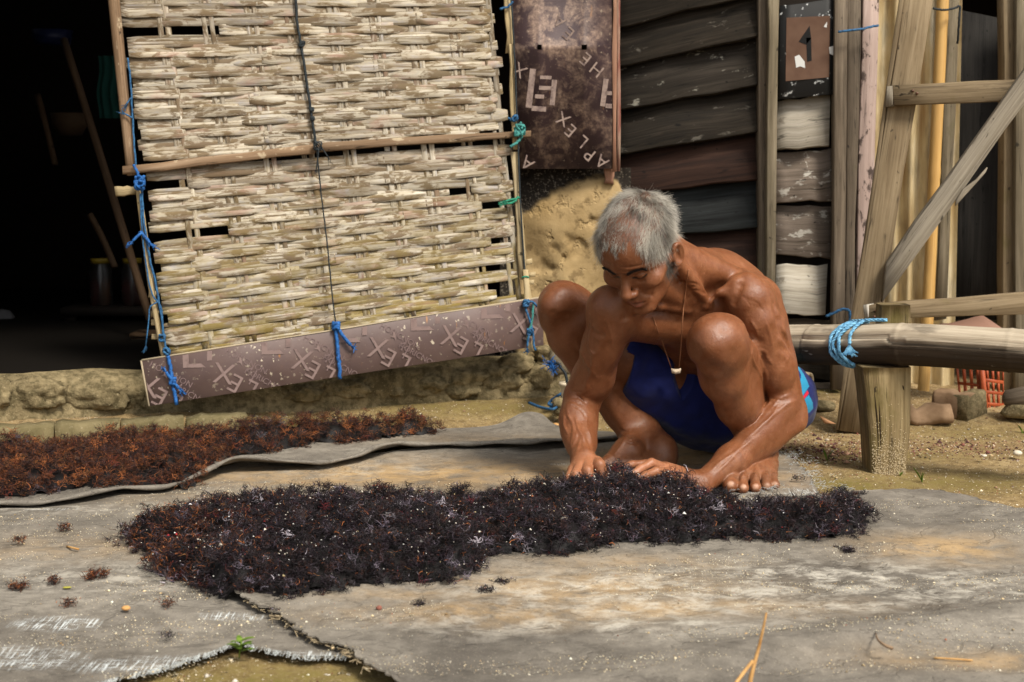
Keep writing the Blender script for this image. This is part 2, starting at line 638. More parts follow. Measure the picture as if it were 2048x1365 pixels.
tB, SB, zB = tarp('left_tarpaulin', 'worn grey tarpaulin with a frayed white front edge, under the man\'s feet',
                [(-160, 1012), (0, 1000), (250, 975), (480, 930), (720, 915), (900, 892), (1150, 885), (1300, 880), (1540, 893)],
                [(-160, 1440), (60, 1410), (150, 1388), (250, 1361), (345, 1338), (420, 1318), (475, 1298), (520, 1310), (600, 1318), (690, 1322), (900, 1250), (1300, 1125), (1640, 1045)],
                [(-160, 1012), (-160, 1440)], [(1540, 893), (1585, 920), (1612, 945), (1640, 985), (1640, 1045)], 260, 150, .0, lift_left,
                fray=[(110, 1255, .10, .05, 1), (40, 1320, .14, .07, .9), (350, 1335, .22, .05, 1), (600, 1318, .13, .03, 1), (465, 1235, .08, .03, .9), (1625, 985, .10, .06, .9), (1450, 1010, .18, .05, .8), (100, 1022, .1, .02, .8), (1120, 930, .05, .03, .7), (1500, 985, .1, .04, .7)],
                tan=[(820, 950, .55, .16, .9), (1350, 920, .25, .15, .8), (1480, 960, .2, .1, .6), (420, 1000, .25, .1, .25), (150, 1100, .3, .1, .3)],
                dust=[(60, 1020, .2, .04, .9), (250, 1160, .35, .12, .6), (700, 940, .3, .08, .5), (1400, 990, .2, .06, .7), (330, 1020, .3, .05, .5)], ragged=1)


def lift_right(u, v, S):
    q = S @ np.array([.55, .83])
    a = .022 * np.exp(-((S[..., 1] - (1.97 + .35 * np.clip(S[..., 0] - .1, 0, 2))) / .06) ** 2) * sstep(.0, .5, S[..., 0])
    b = .008 * np.exp(-(u / .02) ** 2)
    c = .012 * np.exp(-((S[..., 1] - 2.95 + .5 * (S[..., 0] - 1.0)) / .05) ** 2) * sstep(.75, 1.05, S[..., 0])
    return a + b + c + .006 * (fbm(S * 11, 77, 3) - .5)


SEAM = [(420, 1165), (490, 1215), (535, 1236), (555, 1252), (585, 1266), (600, 1285), (650, 1302), (690, 1322), (703, 1332), (740, 1355), (800, 1392)]
tC, SCc, zC = tarp('right_tarpaulin', 'wide stained grey tarpaulin in front of the dark seaweed', [(420, 1165), (700, 1090), (1100, 1040), (1500, 1010), (1690, 992), (1850, 988), (1950, 1003), (2048, 1030), (2240, 1060)],
                [(800, 1392), (1100, 1430), (1500, 1440), (2300, 1470)], SEAM, [(2240, 1060), (2300, 1470)], 260, 150, .010, lift_right,
                tan=[(1150, 1190, .25, .12, .6), (1000, 1240, .25, .06, .6), (1880, 1110, .14, .09, .8), (1300, 1230, .3, .06, .6), (1950, 1340, .15, .04, .6), (800, 1200, .15, .05, .4), (1250, 1140, .2, .05, .4)],
                dust=[(1350, 1200, .45, .14, .9), (1700, 1170, .30, .12, 1), (1250, 1260, .3, .06, .8), (1900, 1200, .3, .1, .8), (1600, 1230, .3, .06, .7), (950, 1260, .2, .08, .5)], ragged=1)
def tarp_z(x, y):
    p = np.stack([x, y], -1)
    return gz(x, y) + .014 + np.maximum(wrinkle(p), -.006)


# height of the uppermost cloth, as a raster
HX0, HY0, HC = -1.9, 1.2, .014
HR = np.full((260, 300), -9.0)
for S_, z_ in ((SA, zA), (SB, zB), (SCc, zC)):
    i_ = ((S_[..., 1] - HY0) / HC).astype(int).ravel(); j_ = ((S_[..., 0] - HX0) / HC).astype(int).ravel()
    ok_ = (i_ >= 0) & (i_ < 260) & (j_ >= 0) & (j_ < 300)
    np.maximum.at(HR, (i_[ok_], j_[ok_]), z_.ravel()[ok_])
for _ in range(3):
    pad = np.pad(HR, 1, constant_values=-9.0)
    nb = np.max([pad[1 + a:261 + a, 1 + b:301 + b] for a in (-1, 0, 1) for b in (-1, 0, 1)], axis=0)
    HR = np.where(HR < -1, nb, HR)


def cz(x, y):
    """height of the top cloth under (x, y), or of the soil"""
    x, y = np.asarray(x, float), np.asarray(y, float)
    i_ = np.clip(((y - HY0) / HC).astype(int), 0, 259); j_ = np.clip(((x - HX0) / HC).astype(int), 0, 299)
    h_ = HR[i_, j_]
    return np.where(h_ < -1, gz(x, y), h_)


# loose threads along the torn seam and the frayed front edge
parts = []
sp_ = np.array([G(x, y) for x, y in SEAM[1:-1]])
for t in np.linspace(0, 1, 46):
    i = t * (len(sp_) - 1.001); k = int(i)
    p = sp_[k] + (sp_[k + 1] - sp_[k]) * (i - k) + np.array([0, 0, .012])
    n = 1 + int(3 * (rng.random() < .2))
    for _ in range(n):
        a = rng.uniform(0, 6.28); L = rng.uniform(.004, .014)
        q = [p, p + np.array([math.cos(a) * L, math.sin(a) * L * .6, rng.uniform(0, .006)]), p + np.array([math.cos(a + .9) * L * 1.5, math.sin(a + .9) * L, rng.uniform(-.006, .004)])]
        parts.append(tube_geo(q, rng.uniform(.0005, .0011), 3, False))
v, f, u = join(parts)
m = M('thread', .9, .1); m.color((.34, .27, .17))
tag(make('loose_threads', v, f, m.m, tC, uv=u), kind='stuff')
parts = []
eb = np.concatenate([SB[-1], zB[-1][:, None]], -1)
eb = eb[(eb[:, 0] > G(150, 1388)[0]) & (eb[:, 0] < G(695, 1322)[0])]
for k in range(260):
    i = rng.random() * (len(eb) - 1.01); j = int(i)
    p = eb[j] + (eb[j + 1] - eb[j]) * (i - j)
    L = rng.uniform(.002, .007)
    parts.append(tube_geo([p + np.array([0, .004, .001]), p + np.array([rng.normal(0, .001), -L * .6, -.001]), p + np.array([rng.normal(0, .003), -L, -.004])], .0006, 3, False))
v, f, u = join(parts)
m = M('white_thread', .8, .2); m.color((.42, .44, .43))
tag(make('frayed_threads', v, f, m.m, tB, uv=u), kind='stuff')
parts = []
for k in range(340):                                       # fringe round the worn corner by the man's foot
    px, py = [(1585, 918), (1600, 932), (1620, 955), (1640, 975), (1690, 990), (1540, 985), (1450, 1000)][rng.integers(7)]
    p = G(px + rng.normal(0, 14), py + rng.normal(0, 6)); p[2] = .006 + rng.uniform(0, .006)
    a = rng.normal(0, .7) + (math.pi if rng.random() < .5 else 0); L = rng.uniform(.004, .016)
    parts.append(tube_geo([p, p + np.array([math.cos(a) * L * .5, math.sin(a) * L * .5, .003]), p + np.array([math.cos(a + .4) * L, math.sin(a + .4) * L, .0])], .00038, 3, False))
v, f, u = join(parts)
tag(make('fringe', v, f, m.m, tB, uv=u), kind='stuff')
# ================================================================ the old wooden house
DKWOOD = wood('dark_siding', (.008, .006, .0035), (.025, .019, .0125), (.060, .047, .033), patch=(.15, .135, .11), patch_amt=.60, bump=.002)
REDWOOD = wood('red_brown_siding', (.011, .005, .003), (.038, .016, .009), (.074, .036, .022), patch=(.24, .20, .16), patch_amt=.76)
BLUEWOOD = wood('blue_black_siding', (.006, .007, .007), (.018, .021, .021), (.042, .050, .052), patch=(.12, .18, .20), patch_amt=.72)
FLECK = wood('flecked_siding', (.013, .010, .006), (.032, .025, .018), (.066, .054, .040), patch=(.42, .40, .33), patch_amt=.60, patch_scale=14)
GREY = wood('grey_timber', (.085, .066, .04), (.19, .155, .10), (.31, .26, .185), moss=(.10, .09, .035), moss_amt=.6)
BROWN = wood('brown_timber', (.055, .042, .028), (.13, .10, .07), (.22, .175, .125), moss=(.09, .085, .04), moss_amt=.62)
PALE = wood('pale_board', (.24, .21, .16), (.42, .38, .31), (.56, .52, .45), patch=(.20, .17, .13), patch_amt=.64, patch_scale=7)
FLAKY = wood('flaky_board', (.09, .07, .05), (.185, .145, .115), (.26, .21, .17), patch=(.50, .47, .41), patch_amt=.57, patch_scale=16)
PINK = wood('flaking_pink_paint', (.26, .19, .16), (.40, .30, .26), (.50, .40, .35), patch=(.035, .022, .018), patch_amt=.54, patch_scale=11)
LATH = wood('bamboo_lath', (.20, .14, .06), (.40, .31, .17), (.55, .46, .30), moss=(.16, .11, .02), moss_amt=.6, grain=.7)
TIM = wood('frame_timber', (.10, .068, .036), (.20, .148, .085), (.31, .24, .15), moss=(.13, .105, .04), moss_amt=.60, grain=1.1)
TIM2 = wood('grey_brace_timber', (.15, .125, .09), (.29, .25, .19), (.43, .385, .305), patch=(.58, .50, .36), patch_amt=.72, grain=1.1)
SHADEWOOD = M('shade_dark_wood', .9, .1); SHADEWOOD.color((.018, .014, .011)); SHADEWOOD = SHADEWOOD.m  # near-black colour stands in for the shade of the closed room
DARKB = wood('dark_grey_board', (.014, .013, .012), (.030, .027, .024), (.05, .046, .04))

house = thing('wooden_house', 'old timber and earth house with a dark open doorway and lapped board walls', 'house')


def fline(x):                                              # front line of the stone footing
    return 3.945 + (x + 1.42) * .2576


# dark room: floor, walls, roof
def box(name, lo, hi, mat, parent):
    x0, y0, z0 = lo; x1, y1, z1 = hi
    v = [(x0, y0, z0), (x1, y0, z0), (x1, y1, z0), (x0, y1, z0), (x0, y0, z1), (x1, y0, z1), (x1, y1, z1), (x0, y1, z1)]
    return make(name, v, [(0, 3, 2, 1), (4, 5, 6, 7), (0, 1, 5, 4), (1, 2, 6, 5), (2, 3, 7, 6), (3, 0, 4, 7)], mat, parent)


def prism(name, poly, z0, z1, mat, parent):
    n = len(poly)
    v = [(x, y, z0) for x, y in poly] + [(x, y, z1) for x, y in poly]
    f = [tuple(range(n - 1, -1, -1)), tuple(range(n, 2 * n))] + [(i, (i + 1) % n, n + (i + 1) % n, n + i) for i in range(n)]
    return make(name, v, f, mat, parent)


BLACKF = M('shade_black_floor', .9, .05); BLACKF.color((.006, .005, .004))  # indoor shade put into the floor's colour
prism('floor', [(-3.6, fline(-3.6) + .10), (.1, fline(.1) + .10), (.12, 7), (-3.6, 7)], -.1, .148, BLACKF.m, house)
box('rear_wall', (-3.6, 7.0, -.1), (3.4, 7.1, 2.5), SHADEWOOD, house)
box('side_wall', (-3.7, 3.3, -.1), (-3.6, 7.1, 2.5), SHADEWOOD, house)
box('side_wall', (3.4, 4.7, -.1), (3.5, 7.1, 2.5), SHADEWOOD, house)
prism('front_wall', [(-3.6, 3.42), (-1.62, 3.93), (-1.64, 4.03), (-3.6, 3.52)], -.1, 2.5, SHADEWOOD, house)
prism('lintel', [(-1.62, 3.93), (.10, 4.40), (.10, 4.50), (-1.62, 4.03)], 1.75, 2.5, SHADEWOOD, house)
prism('upper_wall', [(.10, 4.62), (3.4, 4.62), (3.4, 4.72), (.10, 4.72)], 1.62, 2.5, SHADEWOOD, house)
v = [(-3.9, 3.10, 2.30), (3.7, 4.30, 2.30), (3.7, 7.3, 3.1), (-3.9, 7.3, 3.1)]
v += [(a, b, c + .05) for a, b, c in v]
make('roof', v, [(3, 2, 1, 0), (4, 5, 6, 7), (0, 1, 5, 4), (1, 2, 6, 5), (2, 3, 7, 6), (3, 0, 4, 7)], SHADEWOOD, house)

# stone footing: rough earth face with boulders in it
m = M('footing_stone', .95, .15)
co = m.coord('Object', perobj=False)
n1, n2, n3 = m.noise(co, 9, 5, .65), m.noise(co, 40, 5, .65), m.noise(co, 170, 3, .6)
c = m.ramp(n1, (.3, (.13, .10, .052)), (.7, (.31, .245, .135)))
c = m.mix(m.ramp(n2, (.4, .7), (.6, 0)), c, (.05, .04, .018))
c = m.mix(m.ramp(n3, (.6, 0), (.72, .5)), c, (.40, .33, .2))
m.color(c); m.bump(n2, .012, .8); m.bump(n3, .003, .7)
STONE = m.m
nx, nz = 150, 14
xs = np.linspace(-3.6, .95, nx)
fv = []
for j in range(nz):
    t = j / (nz - 1)
    for x in xs:
        z = -.06 + .215 * t
        q = np.array([x * 7, z * 9, 3.0])
        d = (fbm(q, 81, 4) - .5) * .06 + .03 * (1 - t)
        yy = fline(x) + .03 - d + (.06 * sstep(.9, 1, t))
        fv.append((x, yy, z + .012 * (fbm(q * 2, 82, 2) - .5) * (t > .9)))
foot = make('footing', fv, grid_faces(nx, nz)[:, ::-1], STONE, house, smooth=True)
for i, (px, py, w, h) in enumerate(((8, 792, 20, 26), (72, 789, 52, 34), (195, 794, 62, 29), (272, 796, 26, 24), (-60, 790, 44, 30), (690, 775, 46, 24), (770, 772, 34, 24), (840, 768, 42, 26), (925, 766, 44, 28), (1000, 758, 40, 30),
                                      (1068, 756, 38, 34), (1100, 715, 30, 26), (1035, 728, 30, 20), (1130, 790, 30, 16), (1190, 770, 40, 24), (1250, 760, 36, 30), (600, 782, 40, 20))):
    Yf = fline((px - 1024) / FPX * 4.1) + .035
    c = P(px, py, Yf)
    s = Yf / FPX
    v, f, u = rock_geo(c, (w * s * 1.2, .036, h * s * 1.0), i + 3, 4, .5, .45, 0.0, 1.3)
    make('stone', v, f, STONE, foot, uv=u, smooth=True)

# ---- earth wall beside the doorway, its top broken to dark rubble
m = M('earth_wall', .95, .12)
co = m.coord('Object', perobj=False)
n1, n2, n3 = m.noise(co, 6, 6, .62), m.noise(co, 28, 5, .65), m.noise(co, 130, 3, .6)
c = m.ramp(n1, (.3, (.25, .17, .075)), (.7, (.42, .305, .155)))
c = m.mix(m.ramp(n2, (.36, .7), (.48, 0)), c, (.13, .085, .038))
cr = m.math('ABSOLUTE', m.math('SUBTRACT', m.noise(co, 4.5, 4, .6, .8), .5))
m.bump(m.ramp(m.noise(co, 22, 3, .6), (.30, 0), (.42, 1)), .008, .7)
dk = m.ramp(n3, (.55, (.022, .018, .014)), (.72, (.20, .17, .13)))
c = m.mix(m.attr('rubble'), c, dk)
m.color(c); m.bump(n2, .004, .6); m.bump(n3, .0015, .6)
nx, nz = 70, 90
ev, er = [], []
pxs, pys = np.linspace(1000, 1262, nx), np.linspace(336, 800, nz)
grid = np.array([P(x, y, 4.47) for y in pys for x in pxs])
d = (fbm(grid * [5, 1, 5], 91, 2) - .5) * .07 + (fbm(grid * [18, 1, 18], 93, 3) - .5) * .008 - .010 * sstep(.64, .75, fbm(grid * [14, 1, 14], 94, 2))
px_, py_ = np.tile(pxs, nz), np.repeat(pys, nx)
edge = np.interp(px_, [1000, 1060, 1105, 1165, 1215, 1235, 1262], [455, 420, 385, 358, 350, 362, 420]) + (fbm(np.stack([px_ / 12, py_ / 12], -1), 95, 2) - .5) * 12
rub = sstep(-6, 5, edge - py_)
rub = np.maximum(rub, sstep(1046, 1030, px_ + (fbm(grid * 30, 96, 2) - .5) * 30))
d = d + rub * ((fbm(grid * [30, 1, 30], 97, 2) - .5) * .02 - .012)
grid[:, 1] -= d
make('earth_wall', grid, grid_faces(nx, nz), m.m, house, smooth=True, attrs={'rubble': rub})
prism('wall_core', [(.02, 4.56), (.33, 4.58), (.33, 4.66), (.02, 4.66)], -.1, .75, SHADEWOOD, house)

# ---- lapped siding
edges = [(-128, -215), (-30, -112), (62, -20), (140, 66), (226, 165), (312, 258), (392, 357), (478, 453), (565, 550), (650, 645), (735, 735), (812, 812)]
mats = [DKWOOD, DKWOOD, DKWOOD, FLECK, DKWOOD, REDWOOD, BLUEWOOD, REDWOOD, DKWOOD, DKWOOD, DKWOOD]
for i in range(len(edges) - 1):
    (a0, b0), (a1, b1) = edges[i], edges[i + 1]
    yl, yr = 4.64, 4.52
    board('siding_board', P(1205, a0 - 14, yl + .022), P(1540, b0 - 14, yr + .022), P(1540, b1, yr - .030), P(1205, a1, yl - .030), .016, mats[i], house, nseg=6, wob=.0025)
# ---- posts and short boards of the middle bay
vboard('post', P(1518, -60, 4.49), P(1537, -60, 4.49), P(1533, 800, 4.47), P(1516, 800, 4.47), .05, BROWN, house)
vboard('post', P(1537, -60, 4.46), P(1559, -60, 4.46), P(1549, 660, 4.44), P(1531, 660, 4.44), .05, GREY, house)
vboard('post', P(1672, -60, 4.44), P(1697, -60, 4.44), P(1688, 780, 4.42), P(1664, 780, 4.42), .04, BROWN, house)
vboard('post', P(1696, -60, 4.47), P(1724, -60, 4.47), P(1706, 780, 4.45), P(1689, 780, 4.45), .04, BROWN, house)
vboard('painted_post', P(1726, -60, 4.48), P(1759, -60, 4.48), P(1737, 790, 4.46), P(1708, 790, 4.46), .04, PINK, house)
for tl, tr, br, bl, mt, dy in (((1553, 203), (1661, 189), (1660, 290), (1551, 302), PALE, 0), ((1551, 307), (1665, 300), (1664, 399), (1550, 405), FLAKY, .01),
                           ((1550, 411), (1666, 413), (1664, 518), (1549, 507), FLAKY, .02), ((1553, 530), (1656, 530), (1653, 632), (1553, 626), PALE, .0),
                           ((1570, 636), (1668, 640), (1668, 664), (1570, 658), BROWN, .02), ((1560, 668), (1668, 672), (1666, 760), (1560, 756), DKWOOD, .03), ((1560, 764), (1664, 766), (1660, 810), (1560, 806), BROWN, .0)):
    board('short_board', P(*tl, 4.50 + dy), P(*tr, 4.49 + dy), P(*br, 4.47 + dy), P(*bl, 4.48 + dy), .022, mt, house, wob=.003)
vboard('backing_board', P(1545, -60, 4.56), P(1735, -60, 4.56), P(1715, 820, 4.54), P(1540, 820, 4.54), .02, SHADEWOOD, house, nseg=2)

# ---- right bay: corrugated plastic sheet, laths, dark door leaf, door post
m = M('corrugated_plastic', .5, .4)
co = m.coord('Object', (1, 1, .25), perobj=False)
n1 = m.noise(co, 16, 4, .6)
c = m.ramp(n1, (.3, (.34, .235, .10)), (.55, (.50, .40, .23)), (.75, (.58, .52, .38)))
c = m.mix(m.ramp(m.noise(m.coord('Object', (60, 60, 2.5), perobj=False), 1, 3), (.55, 0), (.7, .6)), c, (.24, .13, .045))
c = m.mix(m.ramp(m.noise(co, 40, 4), (.35, .4), (.5, 0)), c, (.16, .13, .08))
m.color(c)
nx = 120
v = []
for side in (0, 1):
    for py in (-60, 830):
        for i in range(nx):
            px = 1738 + (1926 - 1738) * i / (nx - 1) - (py + 60) * .022 + (4 * math.sin(i * .9) if i == nx - 1 else 0)
            p = P(px, py, 4.60)
            p[1] += .016 * math.cos(i / (nx - 1) * 2 * math.pi * 5.2) + side * .002
            v.append(p)
f = []
for i in range(nx - 1):
    f.append((i, i + 1, nx + i + 1, nx + i)); f.append((2 * nx + i, 3 * nx + i, 3 * nx + i + 1, 2 * nx + i + 1))
make('corrugated_sheet', v, f, m.m, house, smooth=True)
vboard('lath', P(1899, -60, 4.53), P(1924, -60, 4.53), P(1893, 640, 4.52), P(1872, 640, 4.52), .02, GREY, house)
vboard('door_leaf', P(1920, 20, 4.74), P(2012, 40, 4.72), P(2006, 640, 4.70), P(1905, 640, 4.72), .03, DARKB, house, nseg=3)
vboard('door_post', P(2006, -60, 4.50), P(2032, -60, 4.50), P(2028, 842, 4.48), P(2004, 842, 4.48), .06, TIM, house)
vboard('door_post', P(2034, -60, 4.47), P(2064, -60, 4.47), P(2058, 842, 4.45), P(2029, 842, 4.45), .06, GREY, house)
for i in range(6):
    vboard('wall_board', P(2066 + i * 60, -60, 4.56), P(2124 + i * 60, -60, 4.56), P(2120 + i * 60, 850, 4.54), P(2062 + i * 60, 850, 4.54), .025, GREY, house, nseg=3)

# ---- plywood sheet nailed by the doorway, printed and mouldy, two drilled holes
m = M('formwork_ply', .55, .35)
co = m.coord('Object', perobj=False)
n1, n2, n3 = m.noise(co, 5, 5, .6), m.noise(co, 16, 7, .7, .5), m.noise(co, 90, 4, .65)
c = m.ramp(n1, (.3, (.028, .016, .018)), (.7, (.062, .036, .038)))
sm = m.math('MULTIPLY', m.ramp(n2, (.45, 0), (.58, 1)), m.ramp(n1, (.36, 0), (.54, 1)))
c = m.mix(m.math('MULTIPLY', sm, m.ramp(n3, (.4, .35), (.6, .95))), c, (.29, .20, .15))
c = m.mix(m.ramp(m.noise(m.coord('Object', (30, 30, 9), perobj=False), 1, 4, .6), (.66, 0), (.74, .7)), c, (.34, .17, .07))
c = m.mix(m.ramp(n3, (.63, 0), (.72, .6)), c, (.42, .34, .25))
m.color(c); m.bump(n3, .0008, .5)
PLYU = m.m
m = M('faded_print', .55, .3)
co = m.coord('Object', perobj=False)
c = m.mix(m.ramp(m.noise(co, 45, 5, .7), (.36, .85), (.56, .12)), (.27, .20, .165), (.075, .046, .044))
m.color(c); PRINTU = m.m
pTL, pTR, pBR, pBL = P(1012, -60, 4.37), P(1224, -60, 4.42), P(1225, 338, 4.42), P(1028, 338, 4.37)


def quad_pt(a, b, t, s, off=0.0):
    """point on quad a = (TL, TR, BR, BL) at (t, s), moved towards the viewer by off"""
    TL, TR, BR, BL = a
    p = (TL * (1 - t) + TR * t) * (1 - s) + (BL * (1 - t) + BR * t) * s
    n = unit(np.cross(TR - TL, BL - TL)); n = n if n[1] < 0 else -n
    return p + n * off


Q = (pTL, pTR, pBR, pBL)
tcut = [0, .27, .315, .70, .755, 1.0]
scut = [0, .372, .398, 1.0]
pv, pf = [], []
nT, nS = len(tcut), len(scut)
for off in (0, -.012):
    for s in scut:
        for t in tcut: pv.append(quad_pt(Q, None, t, s, off))
hole = {(1, 1), (3, 1)}
N = nT * nS
for j in range(nS - 1):
    for i in range(nT - 1):
        a, b, c_, d_ = j * nT + i, j * nT + i + 1, (j + 1) * nT + i + 1, (j + 1) * nT + i
        if (i, j) in hole:
            for e0, e1 in ((a, b), (b, c_), (c_, d_), (d_, a)): pf.append((e0, e1, e1 + N, e0 + N))
        else:
            pf.append((d_, c_, b, a)); pf.append((a + N, b + N, c_ + N, d_ + N))
for i in range(nT - 1):
    pf.append(((nS - 1) * nT + i, (nS - 1) * nT + i + N, (nS - 1) * nT + i + 1 + N, (nS - 1) * nT + i + 1))
for j in range(nS - 1):
    pf.append((j * nT + nT - 1, (j + 1) * nT + nT - 1, (j + 1) * nT + nT - 1 + N, j * nT + nT - 1 + N)); pf.append((j * nT, j * nT + N, (j + 1) * nT + N, (j + 1) * nT))
ply = make('plywood_sheet', pv, pf, PLYU, house)


def text_geo(body, size):
    c = bpy.data.curves.new('print', 'FONT')
    c.body, c.size, c.align_x, c.align_y = body, size, 'CENTER', 'CENTER'
    c.resolution_u = 3
    o = bpy.data.objects.new('print', c)
    me = bpy.data.meshes.new_from_object(o)
    v = np.array([q.co[:2] for q in me.vertices]); f = [tuple(p.vertices) for p in me.polygons]
    bpy.data.objects.remove(o); bpy.data.curves.remove(c); bpy.data.meshes.remove(me)
    return v, f


def plane_axes(q):
    TL, TR, BR, BL = q
    ex = unit(TR - TL); n = unit(np.cross(TR - TL, BL - TL)); n = n if n[1] < 0 else -n
    ey = np.cross(n, ex); ey = ey if ey[2] > 0 else -ey
    return ex, ey, n


def on_plane(q, px, py, off):
    """where the line of sight through a pixel meets the quad's plane"""
    ex, ey, n = plane_axes(q)
    d = ray(px, py); o = np.array([0, 0, CAM_H])
    return o + d * (((q[3] - o) @ n) / (d @ n)) + n * off


def print_on(q, items, mat, parent, off=.0008, name='letter'):
    """flat print, one object a mark: letters (text, px, py, size in m, angle) or polygons of pixels, clipped to the quad"""
    ex, ey, n = plane_axes(q)
    o = None
    for it in items:
        bm = bmesh.new()
        if isinstance(it[0], str):
            v, f = text_geo(it[0], it[3])
            a = math.radians(it[4])
            c = on_plane(q, it[1], it[2], off)
            co = [c + ex * (x * math.cos(a) - y * math.sin(a)) + ey * (x * math.sin(a) + y * math.cos(a)) for x, y in v]
        else:
            co = [on_plane(q, x, y, off) for x, y in it]; f = [tuple(range(len(it)))]
        bv_ = [bm.verts.new(p) for p in co]
        for ff in f:
            try: bm.faces.new([bv_[i] for i in ff])
            except ValueError: pass
        TL, TR, BR, BL = q
        for a, b in ((TL, TR), (TR, BR), (BR, BL), (BL, TL)):
            e = unit(b - a); nn = np.cross(e, n); cen = (TL + TR + BR + BL) / 4
            if (cen - a) @ nn > 0: nn = -nn
            bmesh.ops.bisect_plane(bm, geom=bm.verts[:] + bm.edges[:] + bm.faces[:], plane_co=Vector(a - nn * .002), plane_no=Vector(nn), clear_outer=True)
        bm.normal_update()
        for fc in bm.faces:
            if fc.normal.y > 0: fc.normal_flip()
        if not bm.faces:
            bm.free(); continue
        me = bpy.data.meshes.new(name)
        bm.to_mesh(me); bm.free()
        me.materials.append(mat)
        o = bpy.data.objects.new(name if isinstance(it[0], str) else ('mark' if name == 'letter' else name), me)
        COL.objects.link(o); o.parent = parent
    return o


def stroke(x0, y0, x1, y1, w):
    d = np.array([x1 - x0, y1 - y0], float); d /= np.linalg.norm(d); nn = np.array([-d[1], d[0]]) * w / 2
    return [(x0 + nn[0], y0 + nn[1]), (x1 + nn[0], y1 + nn[1]), (x1 - nn[0], y1 - nn[1]), (x0 - nn[0], y0 - nn[1])]


LS = .056
print_on(Q, [('X', 1127, 238, LS, 148), ('E', 1142, 261, LS, 138), ('L', 1166, 283, LS, 138), ('P', 1180, 309, LS, 140), ('A', 1204, 323, LS, 140),
             ('A', 1120, 41, LS, 140), ('E', 1138, 67, LS, 140), ('E', 1172, 118, LS, 140), ('H', 1194, 139, LS, 140), ('A', 1055, 326, LS, 140), ('X', 1040, 140, LS, 145),
             stroke(1066, 138, 1057, 216, 12), stroke(1063, 217, 1092, 219, 10), stroke(1070, 193, 1088, 194, 8), stroke(1109, 160, 1104, 211, 10), stroke(1078, 176, 1103, 177, 8), stroke(1080, 155, 1103, 156, 7),
             stroke(1212, 158, 1205, 213, 10), stroke(1211, 212, 1224, 213, 9), stroke(1211, 187, 1224, 187, 8)], PRINTU, ply, .0010)
m = M('bare_ply_edge', .85, .2)
co = m.coord('Object', (6, 6, 1), perobj=True)
c = m.ramp(m.noise(co, 6, 4), (.3, (.22, .105, .065)), (.7, (.36, .21, .14)))
m.color(c)
vboard('edge_strip', P(1225.5, -60, 4.415), P(1233.5, -60, 4.415), P(1233.5, 343, 4.415), P(1225.5, 343, 4.415), .010, m.m, ply, ch=.001)
m2 = M('red_edge', .85, .2); m2.color(m2.ramp(m2.noise(m2.coord('Object', (40, 40, 5)), 1, 4), (.4, (.17, .04, .03)), (.6, (.36, .26, .19))))
vboard('edge_strip', P(1234, -60, 4.425), P(1241, -60, 4.425), P(1241, 343, 4.425), P(1234, 343, 4.425), .012, m2.m, ply, ch=.001)
vboard('batten', P(1208, 330, 4.44), P(1229, 330, 4.44), P(1229, 368, 4.44), P(1208, 366, 4.44), .02, m.m, ply)

# ---- black painted board with a brown field and a figure like a 1
q = (P(1561, 12, 4.455), P(1675, -4, 4.455), P(1673, 189, 4.455), P(1558, 199, 4.455))
sign = thing('house_sign', 'black painted board with a brown field and a dark figure 1, above the white board', 'sign')
m = M('black_flaking_paint', .6, .3)
c = m.mix(m.ramp(m.noise(m.coord('UV', (26, 26, 1)), 1, 6, .7), (.60, 0), (.63, .95)), (.008, .008, .008), (.58, .60, .60))
m.color(c)
board('board', *q, .02, m.m, sign, wob=.001)
m = M('brown_field', .8, .2); m.color(m.ramp(m.noise(m.coord('Object'), 14, 4), (.3, (.085, .045, .028)), (.7, (.13, .075, .05))))
fq = [(1573, 36), (1660, 32), (1658, 155), (1571, 163)]
qv = [on_plane(q, x, y, .0015) for x, y in fq]
make('field', qv, [(3, 2, 1, 0)], m.m, sign)
m = M('black_print', .7, .2); m.color((.006, .006, .006))
print_on(q, [[(1597, 84), (1619, 52), (1622, 78), (1612, 90)], [(1612, 76), (1622, 76), (1623, 122), (1614, 124)]], m.m, sign, .0024, 'figure')
m = M('bare_fleck', .7, .2); m.color((.55, .55, .53))
print_on(q, [[(1589, 114), (1598, 110), (1609, 124), (1610, 137), (1600, 133), (1592, 136)], [(1647, 54), (1654, 44), (1653, 56)], [(1658, 95), (1668, 92), (1667, 112), (1659, 108)]], m.m, sign, .0024, 'bare_patch')
# ================================================================ woven bamboo shutter, hung aslant in front of the wall
m = M('weathered_bamboo', .8, .25)
co = m.coord('UV', (6, 45, 1))
co2 = m.coord('UV', (13, 50, 1))
g1, g2 = m.noise(co, 1, 5, .65, .4), m.noise(co2, 1, 6, .68, .5)
g3 = m.noise(m.coord('UV', (3, 260, 1)), 1, 3, .6)
oi = m.n('ObjectInfo')
c = m.ramp(g1, (.30, (.19, .15, .105)), (.46, (.37, .32, .245)), (.68, (.57, .52, .42)))
c = m.mix(m.ramp(g2, (.50, 0), (.56, .88)), c, (.125, .08, .042))
c = m.mix(m.ramp(g2, (.36, .6), (.44, 0)), c, (.34, .325, .33))
c = m.mix(m.ramp(g3, (.54, 0), (.60, .85)), c, (.15, .11, .065))
gr = m.math('MULTIPLY', m.attr('moss'), m.ramp(m.noise(m.coord('UV', (9, 20, 1)), 1, 5, .65), (.42, 0), (.55, 1)))
c = m.mix(gr, c, (.20, .145, .03))
c = m.mix(m.math('MULTIPLY', m.attr('dusky'), m.ramp(g2, (.3, 1), (.65, .2))), c, (.10, .07, .045))
c = m.mix(m.ramp(m.noise(m.coord('UV', (7, 16, 1), (9, 4, 0)), 1, 4), (.58, 0), (.68, .5)), c, (.36, .22, .17))
tone = m.ramp(oi.outputs['Random'], (0, .72), (1, 1.1))
c = m.mix(1.0, c, tone, 'MULTIPLY')
